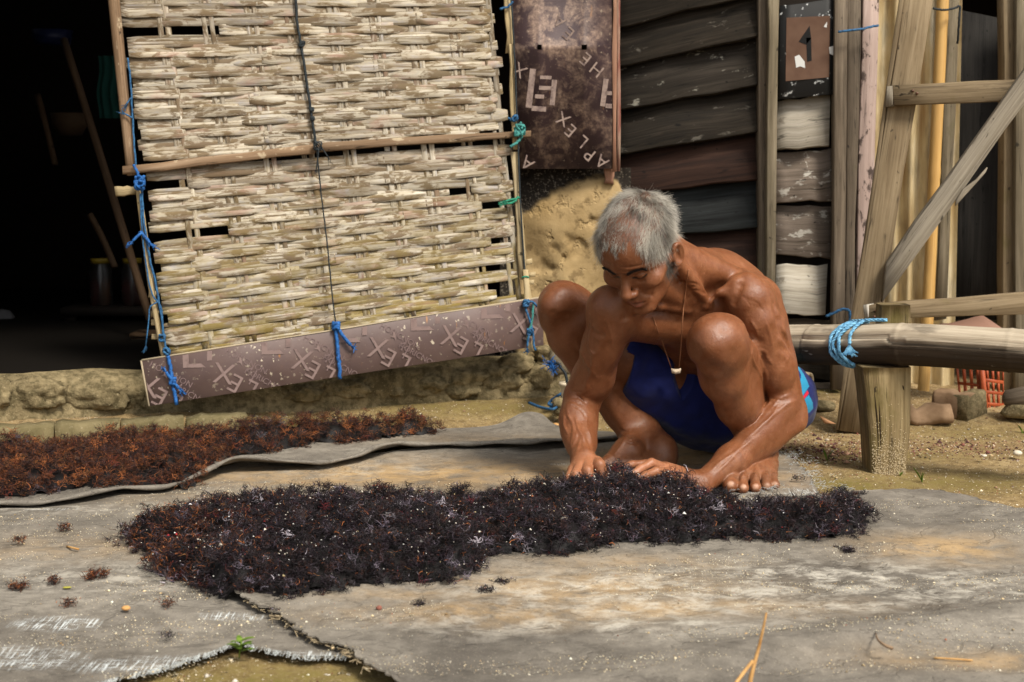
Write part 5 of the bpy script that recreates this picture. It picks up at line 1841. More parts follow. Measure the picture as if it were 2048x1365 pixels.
def hpoly(pts, n=16):
    """points given on the head's own axes, pushed to its surface"""
    q = spline([H(*p) for p in pts], n)
    outp = []
    for p in q:
        for t in np.arange(.035, -.03, -.0006):
            x = p + HF * t
            if FB.at(x) < 0:
                outp.append(x); break
    return np.array(outp)


MARKS = {}
for q in (-1, 1):
    MARKS['brow%d' % q] = hpoly([(q * .013, .09, .0190), (q * .026, .09, .0240), (q * .040, .08, .0230), (q * .050, .07, .0175)])
    lash = hpoly([(q * .017, .08, -.0020), (q * .025, .08, -.0053), (q * .033, .08, -.0060), (q * .041, .075, -.0030), (q * .045, .07, .0)])
    MARKS['lash%d' % q] = lash
    lid = hpoly([(q * .018, .08, .0070), (q * .026, .08, .0115), (q * .036, .08, .0115), (q * .045, .07, .0065)])
    FB.line(lash, -.0028, .0015)
    FB.line(lid, -.0016, .0014)
    bag = hpoly([(q * .018, .08, -.0095), (q * .030, .08, -.0150), (q * .042, .07, -.0115)])
    FB.line(bag, -.0020, .002)
    fold = hpoly([(q * .019, .09, -.036), (q * .026, .085, -.048), (q * .034, .08, -.062), (q * .036, .07, -.078)])
    FB.line(fold, -.0034, .0028)
    nos = hpoly([(q * .004, .1, -.0455), (q * .009, .1, -.0445)], 5)
    if len(nos) > 1: FB.line(nos, -.004, .0026, False)
    cr = hpoly([(q * .0215, .09, -.028), (q * .024, .09, -.036), (q * .0215, .09, -.043)], 8)
    if len(cr) > 1: FB.line(cr, -.0016, .0018)
FB.line(hpoly([(-.020, .09, -.0655), (-.010, .09, -.0625), (0, .09, -.0635), (.010, .09, -.0625), (.020, .09, -.0655)]), .0022, .0028)
FB.line(hpoly([(-.017, .09, -.0770), (0, .09, -.0785), (.017, .09, -.0770)]), .0030, .0036)
MARKS['mouth'] = hpoly([(-.024, .085, -.0715), (-.011, .09, -.0695), (0, .09, -.0705), (.011, .09, -.0695), (.024, .085, -.0715)], 20)
FB.line(MARKS['mouth'], -.0070, .0018, False)
MARKS['lip1'] = hpoly([(-.019, .09, -.067), (0, .09, -.0655), (.019, .09, -.067)])
MARKS['lip2'] = hpoly([(-.017, .09, -.0755), (0, .09, -.077), (.017, .09, -.0755)])
FB.line(hpoly([(-.016, .085, -.089), (0, .085, -.0905), (.016, .085, -.089)]), -.0016, .003)
for dx in (-.004, .005):
    FB.line(hpoly([(dx, .09, .012), (dx * 1.2, .09, .024)], 6), -.0014, .0018)
# finger nails and knuckle folds
NAILS = [(1247, 932), (1268, 943), (1276, 956)]
TOEN = [(1461, 968), (1487, 974), (1511, 974), (1533, 972), (1549, 969)]
nail_pts = [p for p in (FB.trace(*q) for q in NAILS) if p is not None]
toe_pts = [p for p in (FB.trace(*q) for q in TOEN) if p is not None]
for p in nail_pts: FB.bump(p, -.0010, .0036)
for a in ((1292, 922, 1296, 932), (1262, 923, 1264, 931), (1306, 919, 1312, 930), (1282, 930, 1286, 940), (1313, 936, 1316, 944)):
    crease([a[:2], ((a[0] + a[2]) / 2, (a[1] + a[3]) / 2), a[2:]], .0007, .0010, 6)
# ---- skin
bv, bq = FB.mesh()
keep = np.ones(len(bv), bool)


def near(pts, r):
    """soft mask of body vertices near a polyline or points"""
    m = np.full(len(bv), 1e3)
    for p in np.atleast_2d(pts):
        m = np.minimum(m, ((bv - p) ** 2).sum(1))
    return np.clip(1.5 - np.sqrt(m) / r, 0, 1)


def dens(pl, n=40):
    pl = np.asarray(pl)
    i = np.linspace(0, len(pl) - 1.001, n)
    k = i.astype(int)
    return pl[k] + (pl[np.minimum(k + 1, len(pl) - 1)] - pl[k]) * (i - k)[:, None]


hl = (bv - HEAD_C) / HSC
hl = np.stack([hl @ HL, hl @ HF, hl @ HU], 1)
dark = np.zeros(len(bv)); lip = np.zeros(len(bv)); nail = np.zeros(len(bv)); dirt = np.zeros(len(bv))
for q in (-1, 1):
    dark = np.maximum(dark, .9 * near(dens(MARKS['brow%d' % q]), .0042) * (fbm(bv * 400, 3, 2) * .8 + .5))
    dark = np.maximum(dark, near(dens(MARKS['lash%d' % q]), .0026))
dark = np.maximum(dark, .75 * near(dens(MARKS['mouth']), .0022))
for k in ('lip1', 'lip2'): lip = np.maximum(lip, near(dens(MARKS[k]), .0045))
for p in nail_pts: nail = np.maximum(nail, near(p, .0050))
for p in toe_pts: nail = np.maximum(nail, .8 * near(p, .0062))
# hair mask: everything above the hairline, minus ears
ll, ff, uu = hl.T
al = np.abs(ll)
line_u = .088 + (fbm(hl * 70, 9, 3) - .5) * .045 - .05 * np.clip((al - .035) / .03, 0, 1) + .0 * ff             # front hairline
front = uu > np.where(ff > .03, line_u + (ff - .03) * -.25, -9)
side = np.where(ff > -.0, uu > .012 - .9 * np.clip(.036 - ff, 0, 1) * (al > .05), True)
burn = (al > .05) & (ff > -.002) & (ff < .026 + .3 * np.clip(uu, -.02, .02)) & (uu > -.046) & (uu < .03)
backh = (ff <= -.002) & (uu > -.012 + .25 * np.clip(ff + .05, 0, 1))
earz = (al > .0735) & (ff > -.045) & (ff < .018) & (uu < .028) & (uu > -.05)
scalp = (((ff > -.002) & front & (uu > .02)) | burn | backh) & ~earz & (np.linalg.norm(hl, axis=1) < .16) & (uu > -.06)
dirt = np.clip((.075 - bv[:, 2]) / .06, 0, 1) * (bv[:, 1] > 3.19) * fbm(bv * 45, 11, 3)
body_root = thing('person', 'bare-chested man with short grey hair squatting in blue shorts, sorting dark seaweed with both hands', 'person')

m = M('skin', .47, .38)
co = m.coord('Object', perobj=False)
n1 = m.noise(co, 7, 5, .6)
n2 = m.noise(co, 60, 4, .6)
n3 = m.noise(co, 420, 3, .6)
c = m.ramp(n1, (.3, (.150, .053, .021)), (.7, (.262, .101, .043)))
c = m.mix(m.ramp(n2, (.35, .55), (.62, 0)), c, (.145, .045, .016))
c = m.mix(m.ramp(n3, (.60, 0), (.75, .35)), c, (.13, .042, .016))
c = m.mix(m.ramp(m.noise(co, 150, 3, .6), (.62, 0), (.72, .30)), c, (.42, .20, .11))
c = m.mix(m.ramp(m.noise(m.coord('Object', (1, 1, .35), perobj=False), 26, 5, .65), (.50, 0), (.66, .45)), c, (.13, .042, .016))
c = m.mix(m.math('MULTIPLY', m.attr('palm'), .75), c, (.43, .185, .095))
c = m.mix(m.math('MULTIPLY', m.attr('lip'), .6), c, (.26, .085, .06))
c = m.mix(m.math('MULTIPLY', m.attr('nail'), .85), c, (.60, .36, .24))
c = m.mix(m.math('MULTIPLY', m.attr('dirt'), .8), c, (.13, .07, .04))
c = m.mix(m.math('MULTIPLY', m.attr('stub'), .45), c, (.11, .065, .05))
c = m.mix(m.attr('dark'), c, (.014, .010, .009))
m.color(c)
m.rough(m.ramp(n2, (.3, .30), (.7, .50)))
m.bump(m.noise(m.coord('Object', (1, 1, 1), perobj=False), 900, 2, .6), .0005, .5)
m.bump(m.noise(m.coord('Object', (1, 1, 1), perobj=False), 190, 4, .65), .0013, .6)
m.bump(m.noise(m.coord('Object', (1, 1, 1), perobj=False), 55, 4, .6), .003, .45)
m.b.inputs['Subsurface Weight'].default_value = .12
m.b.inputs['Subsurface Radius'].default_value = (.9, .35, .2)
m.b.inputs['Subsurface Scale'].default_value = .006
SKIN = m.m
# hands a paler, pinker skin than the arms; close-cropped scalp shows through the hair
palm = np.maximum(near(np.array([P(1300, 945, 3.15), P(1270, 945, 3.14), P(1335, 950, 3.18)]), .036), near(np.array([P(1172, 945, 3.14), P(1150, 955, 3.13), P(1195, 940, 3.15)]), .036))
palm = palm * np.clip((3.215 - bv[:, 1]) / .02, 0, 1)
body = make('body', bv, bq, SKIN, body_root, smooth=True,
            attrs={'dark': dark, 'lip': lip, 'nail': nail, 'dirt': dirt, 'palm': palm, 'stub': scalp * 1.0})

# ---- hair: short strands combed from the crown
v_n = np.zeros((len(bv), 3), np.float64)
e1, e2 = bv[bq[:, 2]] - bv[bq[:, 0]], bv[bq[:, 3]] - bv[bq[:, 1]]
fn = np.cross(e1, e2)
for k in range(4): np.add.at(v_n, bq[:, k], fn)
v_n /= np.linalg.norm(v_n, axis=1, keepdims=True) + 1e-12
idx = np.nonzero(scalp)[0]
# thin patch over the crown
thin = np.exp(-(((ll[idx] + .006) / .034) ** 2 + ((ff[idx] - .022) / .042) ** 2)) * (uu[idx] > .09)
pick = rng.random(len(idx)) > thin * .42
idx = idx[pick]
NH = 23000
idx = idx[rng.integers(0, len(idx), NH)]
root = bv[idx] + rng.normal(0, .0012, (NH, 3))
nrm = v_n[idx]
l_, f_, u_ = hl[idx].T
whorl = np.array([.012, -.075, .09])
rad = np.stack([l_ - whorl[0], f_ - whorl[1], (u_ - whorl[2])], 1)
flow = rad / (np.linalg.norm(rad, axis=1, keepdims=True) + .01)
down = np.clip((.085 - u_) / .06, 0, 1)[:, None]
flow = flow * (1 - down) + np.array([0, .35, -1.0]) * down
fw = flow[:, :1] * HL + flow[:, 1:2] * HF + flow[:, 2:] * HU
fw -= nrm * (fw * nrm).sum(1, keepdims=True)
fw /= np.linalg.norm(fw, axis=1, keepdims=True) + 1e-9
clump = np.stack([fbm(hl[idx] * 42 + s * 7, 20 + s, 2) - .5 for s in range(3)], 1)
fw = fw + clump * 1.3 + rng.normal(0, .18, (NH, 3))
fw /= np.linalg.norm(fw, axis=1, keepdims=True)
length = (.034 - .010 * (u_ > .09) - .019 * ((f_ > .040) & (np.abs(l_) < .055))) * rng.uniform(.55, 1.15, NH)
length = np.where((u_ < .02) & (f_ > -.01), length * .72, length)
lift = rng.uniform(.12, .5, NH) * (.75 + .5 * (u_ > .08)) * np.where(f_ < -.04, .6, 1)
SEG = 3
V = np.zeros((NH, SEG + 1, 3, 3)); p = root.copy(); dirn = fw * (1 - lift[:, None] * .5) + nrm * lift[:, None]
side_v = np.cross(fw, nrm)
rad0 = rng.uniform(.00024, .00044, NH)
for s in range(SEG + 1):
    rr = (rad0 * (1 - .75 * s / SEG))[:, None]
    for k in range(3):
        a = k * 2.094
        V[:, s, k] = p + rr * (math.cos(a) * side_v + math.sin(a) * nrm)
    dirn = dirn - nrm * .2 + rng.normal(0, .07, (NH, 3))
    dirn /= np.linalg.norm(dirn, axis=1, keepdims=True)
    p = p + dirn * (length / SEG)[:, None]
base = np.arange(NH)[:, None] * (SEG + 1) * 3
F = []
for s in range(SEG):
    for k in range(3):
        F.append(np.stack([base[:, 0] + s * 3 + k, base[:, 0] + s * 3 + (k + 1) % 3, base[:, 0] + (s + 1) * 3 + (k + 1) % 3, base[:, 0] + (s + 1) * 3 + k], 1))
F = np.concatenate(F)
white = np.clip(.62 + 1.5 * (fbm(hl[idx] * 55, 31, 2) - .5) + rng.normal(0, .22, NH), 0, 1)
white = np.where((u_ < .012) & (f_ > -.012), white * .22, white)
white = np.where((u_ > .075) & (f_ > .0) & (np.abs(l_) < .045), white * .72, white)
hc = np.array([.025, .019, .015]) * (1 - white)[:, None] + np.array([.60, .56, .48]) * white[:, None]
hc = np.repeat(hc, (SEG + 1) * 3, 0)
m = M('grey_hair', .45, .4)
m.color(m.attr('tint', 'Color'))
make('hair', V.reshape(-1, 3), F, m.m, body_root, smooth=True, attrs={'tint': hc})
# brows: short dark hairs
BV, BF, BU = [], [], []
parts = []
for q in (-1, 1):
    pl = dens(MARKS['brow%d' % q], 60)
    for p in pl:
        for _ in range(4):
            a = p + HU * rng.normal(0, .0016) + HF * .0004
            b = a + HL * q * rng.uniform(.003, .006) + HU * rng.uniform(.000, .003) + HF * rng.uniform(.0004, .0016)
            parts.append(tube_geo([a, (a + b) / 2 + HF * .0005, b], [.00035, .0003, .0001], 3, False))
v, f, u = join(parts)
m = M('brow_hair', .6, .3); m.color((.012, .010, .009))
half = len(parts) // 2
for pp in (parts[:half], parts[half:]):
    v, f, u = join(pp); tag(make('eyebrow', v, f, m.m, body_root, uv=u), kind='stuff')

# ---- shorts
FS = Field(FLO, FHI, HS * 1.3)
FS.ell(P(1450, 796, 3.63), TAX, (.156, .114, .122), .02)
FS.rc(P(1408, 800, 3.62), P(1498, 806, 3.62), .128, .128, .03)
_sl, _X, _Y, _Z = FS.block(FLO, FHI)
waist = P(1425, 735, 3.58)
FS.a = np.maximum(FS.a, (_X * np.float32(SPN[0]) + _Y * np.float32(SPN[1]) + _Z * np.float32(SPN[2])) - np.float32(waist @ SPN))
hemR = P(1250, 714, 3.472)
FS.rc(R_HIP, hemR, .104, .084, .03)
FS.rc(P(1380, 800, 3.57), P(1285, 762, 3.50), .098, .074, .03)
hemL = P(1492, 745, 3.42)
FS.rc(L_HIP, hemL, .108, .090, .03)
FS.rc(P(1530, 815, 3.60), P(1580, 800, 3.60), .085, .075, .03)
FS.rc(P(1390, 800, 3.55), P(1480, 818, 3.54), .058, .060, .05)      # cloth slung between the thighs
sl, X, Y, Z = FS.block(FLO, FHI)
XYZ = np.stack(np.broadcast_arrays(X, Y, Z), -1)
band = np.abs(FS.a) < .03
w = XYZ[band].astype(float)
dR = unit(np.array([-1, -.2, .16])); dL = unit(hemL - L_HIP)
fold = np.sin((w @ np.cross(dR, [0, .6, .8])) * 70 + 5 * fbm(w * 9, 3, 2)) * .0022 + (fbm(w * 14, 8, 3) - .5) * .018
FS.a[band] += fold.astype(np.float32)
for hem, d, hip in ((hemR, dR, R_HIP), (hemL, dL, L_HIP)):
    pl = (XYZ @ d.astype(np.float32)) - np.float32(hem @ d)
    rad_ok = np.linalg.norm(np.cross(XYZ - hip.astype(np.float32), d.astype(np.float32)), axis=-1) < .17
    cut = np.where(rad_ok & (pl > -.08), pl, -1)
    FS.a = np.maximum(FS.a, cut)
# hollow: stay outside the legs so that the hem stands off the skin
sv, sq = FS.mesh()
del XYZ
m = M('shorts_fabric', .75, .25)
co = m.coord('Object', perobj=False)
n1 = m.noise(co, 18, 4)
c = m.ramp(n1, (.3, (.004, .008, .070)), (.7, (.008, .016, .13)))
c = m.mix(m.attr('cyan'), c, (.015, .22, .38))
c = m.mix(m.attr('red'), c, (.5, .01, .03))
m.color(c)
wv = m.noise(m.coord('Object', (1, 1, 1), perobj=False), 700, 2)
m.bump(wv, .0006, .5)
m.b.inputs['Sheen Weight'].default_value = .15
sx = sv[:, 0] / sv[:, 1] * FPX + 1024
spy = 682.5 - ((sv[:, 2] - CAM_H) * _cp + sv[:, 1] * _sp) / (sv[:, 1] * _cp - (sv[:, 2] - CAM_H) * _sp) * FPX
# printed side panel in his own hip coordinates
side = (sv - L_HIP)
a_, b_ = side @ SPN, side @ LAT
cy = (((np.abs(a_ - .062) < .014) & (b_ < .104)) | ((a_ > -.004) & (a_ < .038) & (b_ < .100 - .2 * np.abs(a_ - .012)))) & (b_ > .03) & (sv[:, 1] < 3.68)
cyan = cy * 1.0
red = ((np.abs(a_ - .043) < .004) & (b_ > .03) & (b_ < .096) & (sv[:, 1] < 3.66)) * 1.0
make('shorts', sv, sq, m.m, body_root, smooth=True, attrs={'cyan': cyan, 'red': red})

# ---- necklace: a thin cord and a cream pendant
m = M('cord', .8); m.color((.30, .13, .06)); CORD = m.m
def cordline(pix, Ys):
    return np.array([P(x, y, Y) for (x, y), Y in zip(pix, Ys)])
nk = thing('necklace', 'thin brown cord necklace with a cream pendant hanging from the squatting man\'s neck', 'necklace')
pend = P(1352, 740, 3.385)
cpts = [FB.trace(x, y) + np.array([0, -.0035, .001]) for x, y in ((1377, 540), (1375, 552), (1373, 566), (1371, 582), (1369, 598), (1367, 614))] + [P(1364, 655, 3.27), P(1361, 700, 3.335), P(1358, 735, 3.385)]
tube('cord', spline(cpts, 44), .0011, CORD, nk, 5)
tube('cord', spline([FB.trace(x, y) + np.array([0, -.004, 0]) for x, y in ((1306, 634), (1310, 645), (1314, 657))] + [P(1328, 695, 3.335), P(1342, 735, 3.385)], 24), .0011, CORD, nk, 5)
m = M('pendant', .5); m.color((.72, .58, .42))
a = pend
pv = [a + np.array([x, y, z]) for y in (-.003, .003) for x, z in ((-.012, .004), (-.006, .002), (.006, .002), (.012, .004), (.010, -.008), (.0, -.0105), (-.010, -.008))]
pf = [tuple(range(6, -1, -1)), tuple(range(7, 14))] + [(i, (i + 1) % 7, 7 + (i + 1) % 7, 7 + i) for i in range(7)]
make('pendant', pv, pf, m.m, nk)
# ================================================================ drying seaweed
def in_poly(p, poly):
    x, y = p[..., 0], p[..., 1]
    inside = np.zeros(x.shape, bool)
    n = len(poly)
    for i in range(n):
        (x0, y0), (x1, y1) = poly[i], poly[(i + 1) % n]
        c = ((y0 > y) != (y1 > y)) & (x < (x1 - x0) * (y - y0) / (y1 - y0 + 1e-12) + x0)
        inside ^= c
    return inside


def edge_dist(p, poly):
    d = np.full(p.shape[:-1], 9.0)
    n = len(poly)
    for i in range(n):
        a, b = poly[i], poly[(i + 1) % n]
        ba = b - a; L2 = ba @ ba + 1e-12
        t = np.clip(((p - a) @ ba) / L2, 0, 1)
        d = np.minimum(d, np.linalg.norm(p - a - t[..., None] * ba, axis=-1))
    return d


def strands(c, up_d, n_per, lmin, lmax, r0, r1, tint, seg=3, spread=1.0):
    """curling branched fronds: n_per strands from every centre c"""
    N = len(c) * n_per
    root = np.repeat(c, n_per, 0) + rng.normal(0, .0045, (N, 3)) * [1, 1, .8]
    d = rng.normal(0, 1, (N, 3)) * spread + np.repeat(up_d, n_per, 0)
    d /= np.linalg.norm(d, axis=1, keepdims=True)
    d[:, 2] = np.abs(d[:, 2]) * .9 - .12
    L = rng.uniform(lmin, lmax, N)
    r = rng.uniform(r0, r1, N)
    side = np.cross(d, rng.normal(0, 1, (N, 3))); side /= np.linalg.norm(side, axis=1, keepdims=True) + 1e-9
    curl = rng.normal(0, 1.25, (N, 1))
    V = np.zeros((N, seg + 1, 3, 3)); p = root.copy()
    for s in range(seg + 1):
        b = np.cross(d, side)
        rr = (r * (1 - .8 * s / seg))[:, None]
        for k in range(3):
            a = k * 2.094
            V[:, s, k] = p + rr * (math.cos(a) * side + math.sin(a) * b)
        p = p + d * (L / seg)[:, None]
        d = d + side * curl + rng.normal(0, .55, (N, 3)) - [0, 0, .06]
        d /= np.linalg.norm(d, axis=1, keepdims=True)
        side = side - d * (side * d).sum(1, keepdims=True)
        side /= np.linalg.norm(side, axis=1, keepdims=True) + 1e-9
    V[..., 2] = np.maximum(V[..., 2], .004)
    base = np.arange(N) * (seg + 1) * 3
    F = []
    for s in range(seg):
        for k in range(3):
            F.append(np.stack([base + s * 3 + k, base + s * 3 + (k + 1) % 3, base + (s + 1) * 3 + (k + 1) % 3, base + (s + 1) * 3 + k], 1))
    T = np.repeat(tint, n_per, 0) if len(tint) == len(c) else tint
    return V.reshape(-1, 3), np.concatenate(F), np.repeat(T, (seg + 1) * 3, 0)


m = M('seaweed', .6, .3)
m.color(m.attr('tint', 'Color'))
WEED = m.m


def pal(n, cols, w):
    k = rng.choice(len(cols), n, p=np.array(w) / sum(w))
    c = np.array(cols)[k]
    return c * rng.uniform(.45, 1.55, (n, 1))


DARK = [(.009, .006, .008), (.015, .009, .012), (.022, .013, .020), (.008, .008, .007), (.19, .155, .20), (.036, .013, .009), (.12, .014, .018), (.050, .040, .042), (.50, .45, .50)]
DARKW = [30, 26, 18, 16, 3.4, 7, 1.4, 4, 1.1]
RUST = [(.10, .030, .011), (.045, .015, .008), (.30, .10, .03), (.012, .008, .008), (.018, .010, .014), (.20, .09, .03), (.10, .09, .11), (.13, .025, .015)]
RUSTW = [26, 26, 13, 20, 16, 4, 2.0, 3]


HEAPS = []


def heap(name, label, poly_px, height, n_tufts, n_per, pals, extra=None, redden=None, group=None, lay=.0):
    poly = gpx(poly_px)
    lo, hi = poly.min(0) - .02, poly.max(0) + .02

    def hfun(p):
        d = edge_dist(p, poly) * np.where(in_poly(p, poly), 1, -1)
        d = d + (fbm(p * 14, 170, 3) - .5) * .06
        z = height * sstep(0, .075, d) * (.30 + 1.4 * fbm(p * 10, 171, 3)) + .046 * (fbm(p * 27, 172, 2) - .45) * sstep(0, .04, d)
        if extra is not None: z = z + extra(p) * sstep(-.01, .05, d)
        z = np.maximum(z, .010 * sstep(0, .03, d))
        base = cz(p[..., 0], p[..., 1]) + .010
        return np.where(d > 0, base + z, base - .03), d
    # body of the heap
    h = .012
    xs, ys = np.arange(lo[0], hi[0], h), np.arange(lo[1], hi[1], h)
    X, Y = np.meshgrid(xs, ys)
    p = np.stack([X, Y], -1)
    z, d = hfun(p)
    f = grid_faces(len(xs), len(ys))
    ok = (d.ravel()[f] > .014).all(1)
    gvv = np.concatenate([p, (z - .018 + .012 * (fbm(p * 120, 175, 2) - .5))[..., None]], -1).reshape(-1, 3)
    used = np.unique(f[ok]); remap = -np.ones(len(gvv), int); remap[used] = np.arange(len(used))
    # tufts all over it
    pts = np.empty((0, 2))
    while len(pts) < n_tufts:
        q = lo + rng.random((n_tufts * 3, 2)) * (hi - lo)
        _, dq = hfun(q)
        e = .006
        sx_ = (hfun(q + [e, 0])[0] - hfun(q - [e, 0])[0]) / (2 * e); sy_ = (hfun(q + [0, e])[0] - hfun(q - [0, e])[0]) / (2 * e)
        keep_p = np.clip(dq / .015, .75, 1) * (dq > .004) * np.clip(np.sqrt(1 + sx_ ** 2 + 2.5 * np.minimum(sy_, 3) ** 2), 1, 4.5) / 4.5
        pts = np.concatenate([pts, q[rng.random(len(q)) < keep_p]])
    pts = pts[:n_tufts]
    zt, dt = hfun(pts)
    zt = np.where(dt > 0, zt, cz(pts[:, 0], pts[:, 1]) + .010)
    e = .006
    gx = (hfun(pts + [e, 0])[0] - hfun(pts - [e, 0])[0]) / (2 * e); gy = (hfun(pts + [0, e])[0] - hfun(pts - [0, e])[0]) / (2 * e)
    nr = np.stack([-np.clip(gx, -1.5, 1.5), -np.clip(gy, -1.5, 1.5), np.ones(len(pts))], 1); nr /= np.linalg.norm(nr, axis=1, keepdims=True)
    c = np.concatenate([pts, (zt - .010 + .020 * rng.random(len(pts)) ** 1.6)[:, None]], 1)
    rd = redden(pts) if redden is not None else np.zeros(len(pts))
    N = len(c) * n_per
    tuft_t = pal(len(c), *pals)
    T = np.repeat(tuft_t, n_per, 0) * .72 + pal(N, *pals) * .28
    lone = rng.random(N) < .11
    T[lone] = pal(lone.sum(), *pals)
    rr = (np.repeat(rd, n_per) > rng.random(N))
    T[rr] = pal(rr.sum(), RUST, RUSTW) * 1.15
    V, F, TT = strands(c, nr * .75, n_per, .008, .023, .00045, .00115, T)
    nb = len(used)
    allV = np.concatenate([gvv[used], V])
    allF = np.concatenate([remap[f[ok]], F + nb])
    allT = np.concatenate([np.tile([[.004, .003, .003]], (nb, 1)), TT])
    o = make(name, allV, allF, WEED, smooth=True, attrs={'tint': allT})
    HEAPS.append((poly, hfun))
    return tag(o, label, 'seaweed', group, 'stuff'), poly, hfun


DP = [(212, 1092), (300, 1058), (420, 1025), (520, 1016), (690, 1006), (900, 1015), (1000, 1022), (1095, 1005), (1125, 990), (1165, 985), (1215, 975), (1300, 985), (1385, 1000), (1410, 1024), (1460, 1046), (1560, 1046), (1645, 1030), (1710, 1030), (1764, 1060),
      (1722, 1087), (1690, 1106), (1600, 1098), (1450, 1103), (1250, 1112), (1165, 1135), (1040, 1132), (1005, 1138), (990, 1168), (900, 1182), (720, 1192), (690, 1203), (560, 1218), (430, 1203), (300, 1168), (286, 1152), (330, 1122), (250, 1112)]


def hands_heap(p):
    a = P(1245, 955, 3.17); b = P(1335, 985, 3.14); c = P(1420, 1010, 3.02); d = P(1160, 980, 3.05)
    g = lambda q, y, sx, sy: np.exp(-(((p[..., 0] - q[0]) / sx) ** 2 + ((p[..., 1] - y) / sy) ** 2))
    r = .034 * g(P(1232, 950, 3.14), 3.10, .024, .05)
    r = r + .016 * g(P(1375, 985, 3.10), 3.05, .05, .05)
    r = r + .012 * g(P(1240, 1000, 2.98), 2.96, .14, .06)
    r = r - .022 * g(P(1290, 955, 3.10), 3.085, .050, .05) - .016 * g(P(1172, 955, 3.10), 3.08, .050, .045)
    return r


def redl(p):
    return .55 * np.exp(-(((p[:, 0] - G(280, 1120)[0]) / .17) ** 2 + ((p[:, 1] - G(280, 1130)[1]) / .22) ** 2)) + .06


heap('dark_seaweed_heap', 'wide heap of purple-black drying seaweed in front of the squatting man', DP, .034, 4200, 20, (DARK, DARKW), hands_heap, redl)
RP = [(-140, 905), (-60, 915), (0, 918), (60, 910), (130, 912), (200, 898), (330, 890), (430, 886), (560, 880), (650, 873), (730, 868), (850, 864), (888, 874), (860, 883), (700, 897), (640, 900), (560, 912), (470, 922), (455, 945), (405, 962), (385, 982), (250, 988), (60, 1010), (0, 1012), (-140, 1020)]
heap('rust_seaweed_heap', 'long heap of rust-red and black seaweed on the back tarpaulin at the left', RP, .034, 2700, 14, (RUST, RUSTW), None, None, None, .012)


# ---- loose tufts lying on the cloth
def tuft(label, px, py, size, cols, group):
    c = G(px, py, .012)
    n = int(10 + size * 800)
    cc = np.tile(c, (9, 1)) + rng.normal(0, size * .42, (9, 3)) * [1.3, .8, .25]
    cc[:, 2] = np.abs(cc[:, 2] - .012) + .013
    V, F, T = strands(cc, np.tile([0, 0, .15], (9, 1)), n, size * .25, size * .75, .00045, .0010, pal(9 * n, *cols), 3, .8)
    o = make('seaweed_tuft', V, F, WEED, smooth=True, attrs={'tint': T})
    return tag(o, label, 'seaweed', group)


GD, GR = 'dark tufts fallen from the heap', 'rusty tufts on the left tarpaulin'
for lab, x, y, s in (('dark tuft just off the heap\'s front edge, below its middle notch', 1003, 1167, .014), ('small black tuft alone on the stained cloth below the heap', 973, 1183, .012),
                     ('dark tuft fallen at the right tip of the heap', 1696, 1103, .018), ('black tuft on the worn cloth right of the man\'s toes', 1598, 958, .009), ('black tuft at the edge of the cloth by the post', 1714, 990, .016),
                     ('dark tuft in front of the torn seam', 842, 1212, .011), ('tiny dark tuft right of the torn seam\'s top', 548, 1226, .007),
                     ('dark wisp on the left cloth near the seam', 334, 1272, .006)):
    tuft(lab, x, y, s, (DARK, DARKW), GD)
for lab, x, y, s in (('largest rusty tuft on the left tarpaulin, between the two heaps\' tips', 192, 1154, .024), ('round brown tuft at the far left of the left tarpaulin', 36, 1176, .019), ('flat orange tuft right of the round brown one', 108, 1164, .013),
                     ('rusty crumb below the orange tuft', 140, 1206, .010), ('orange crumb above the left tarpaulin\'s middle', 130, 1056, .012),
                     ('rusty scrap near the hem at the far left', 34, 1082, .010), ('small red scrap above the dark heap\'s left half', 328, 1028, .008),                      ('rusty crumb below the dark heap\'s left corner', 335, 1208, .010), ('rusty tuft on the pale cloth behind the dark heap', 765, 975, .009), ('small red crumb on the pale cloth left of the fist', 990, 983, .007)):
    tuft(lab, x, y, s, (RUST, RUSTW), GR)
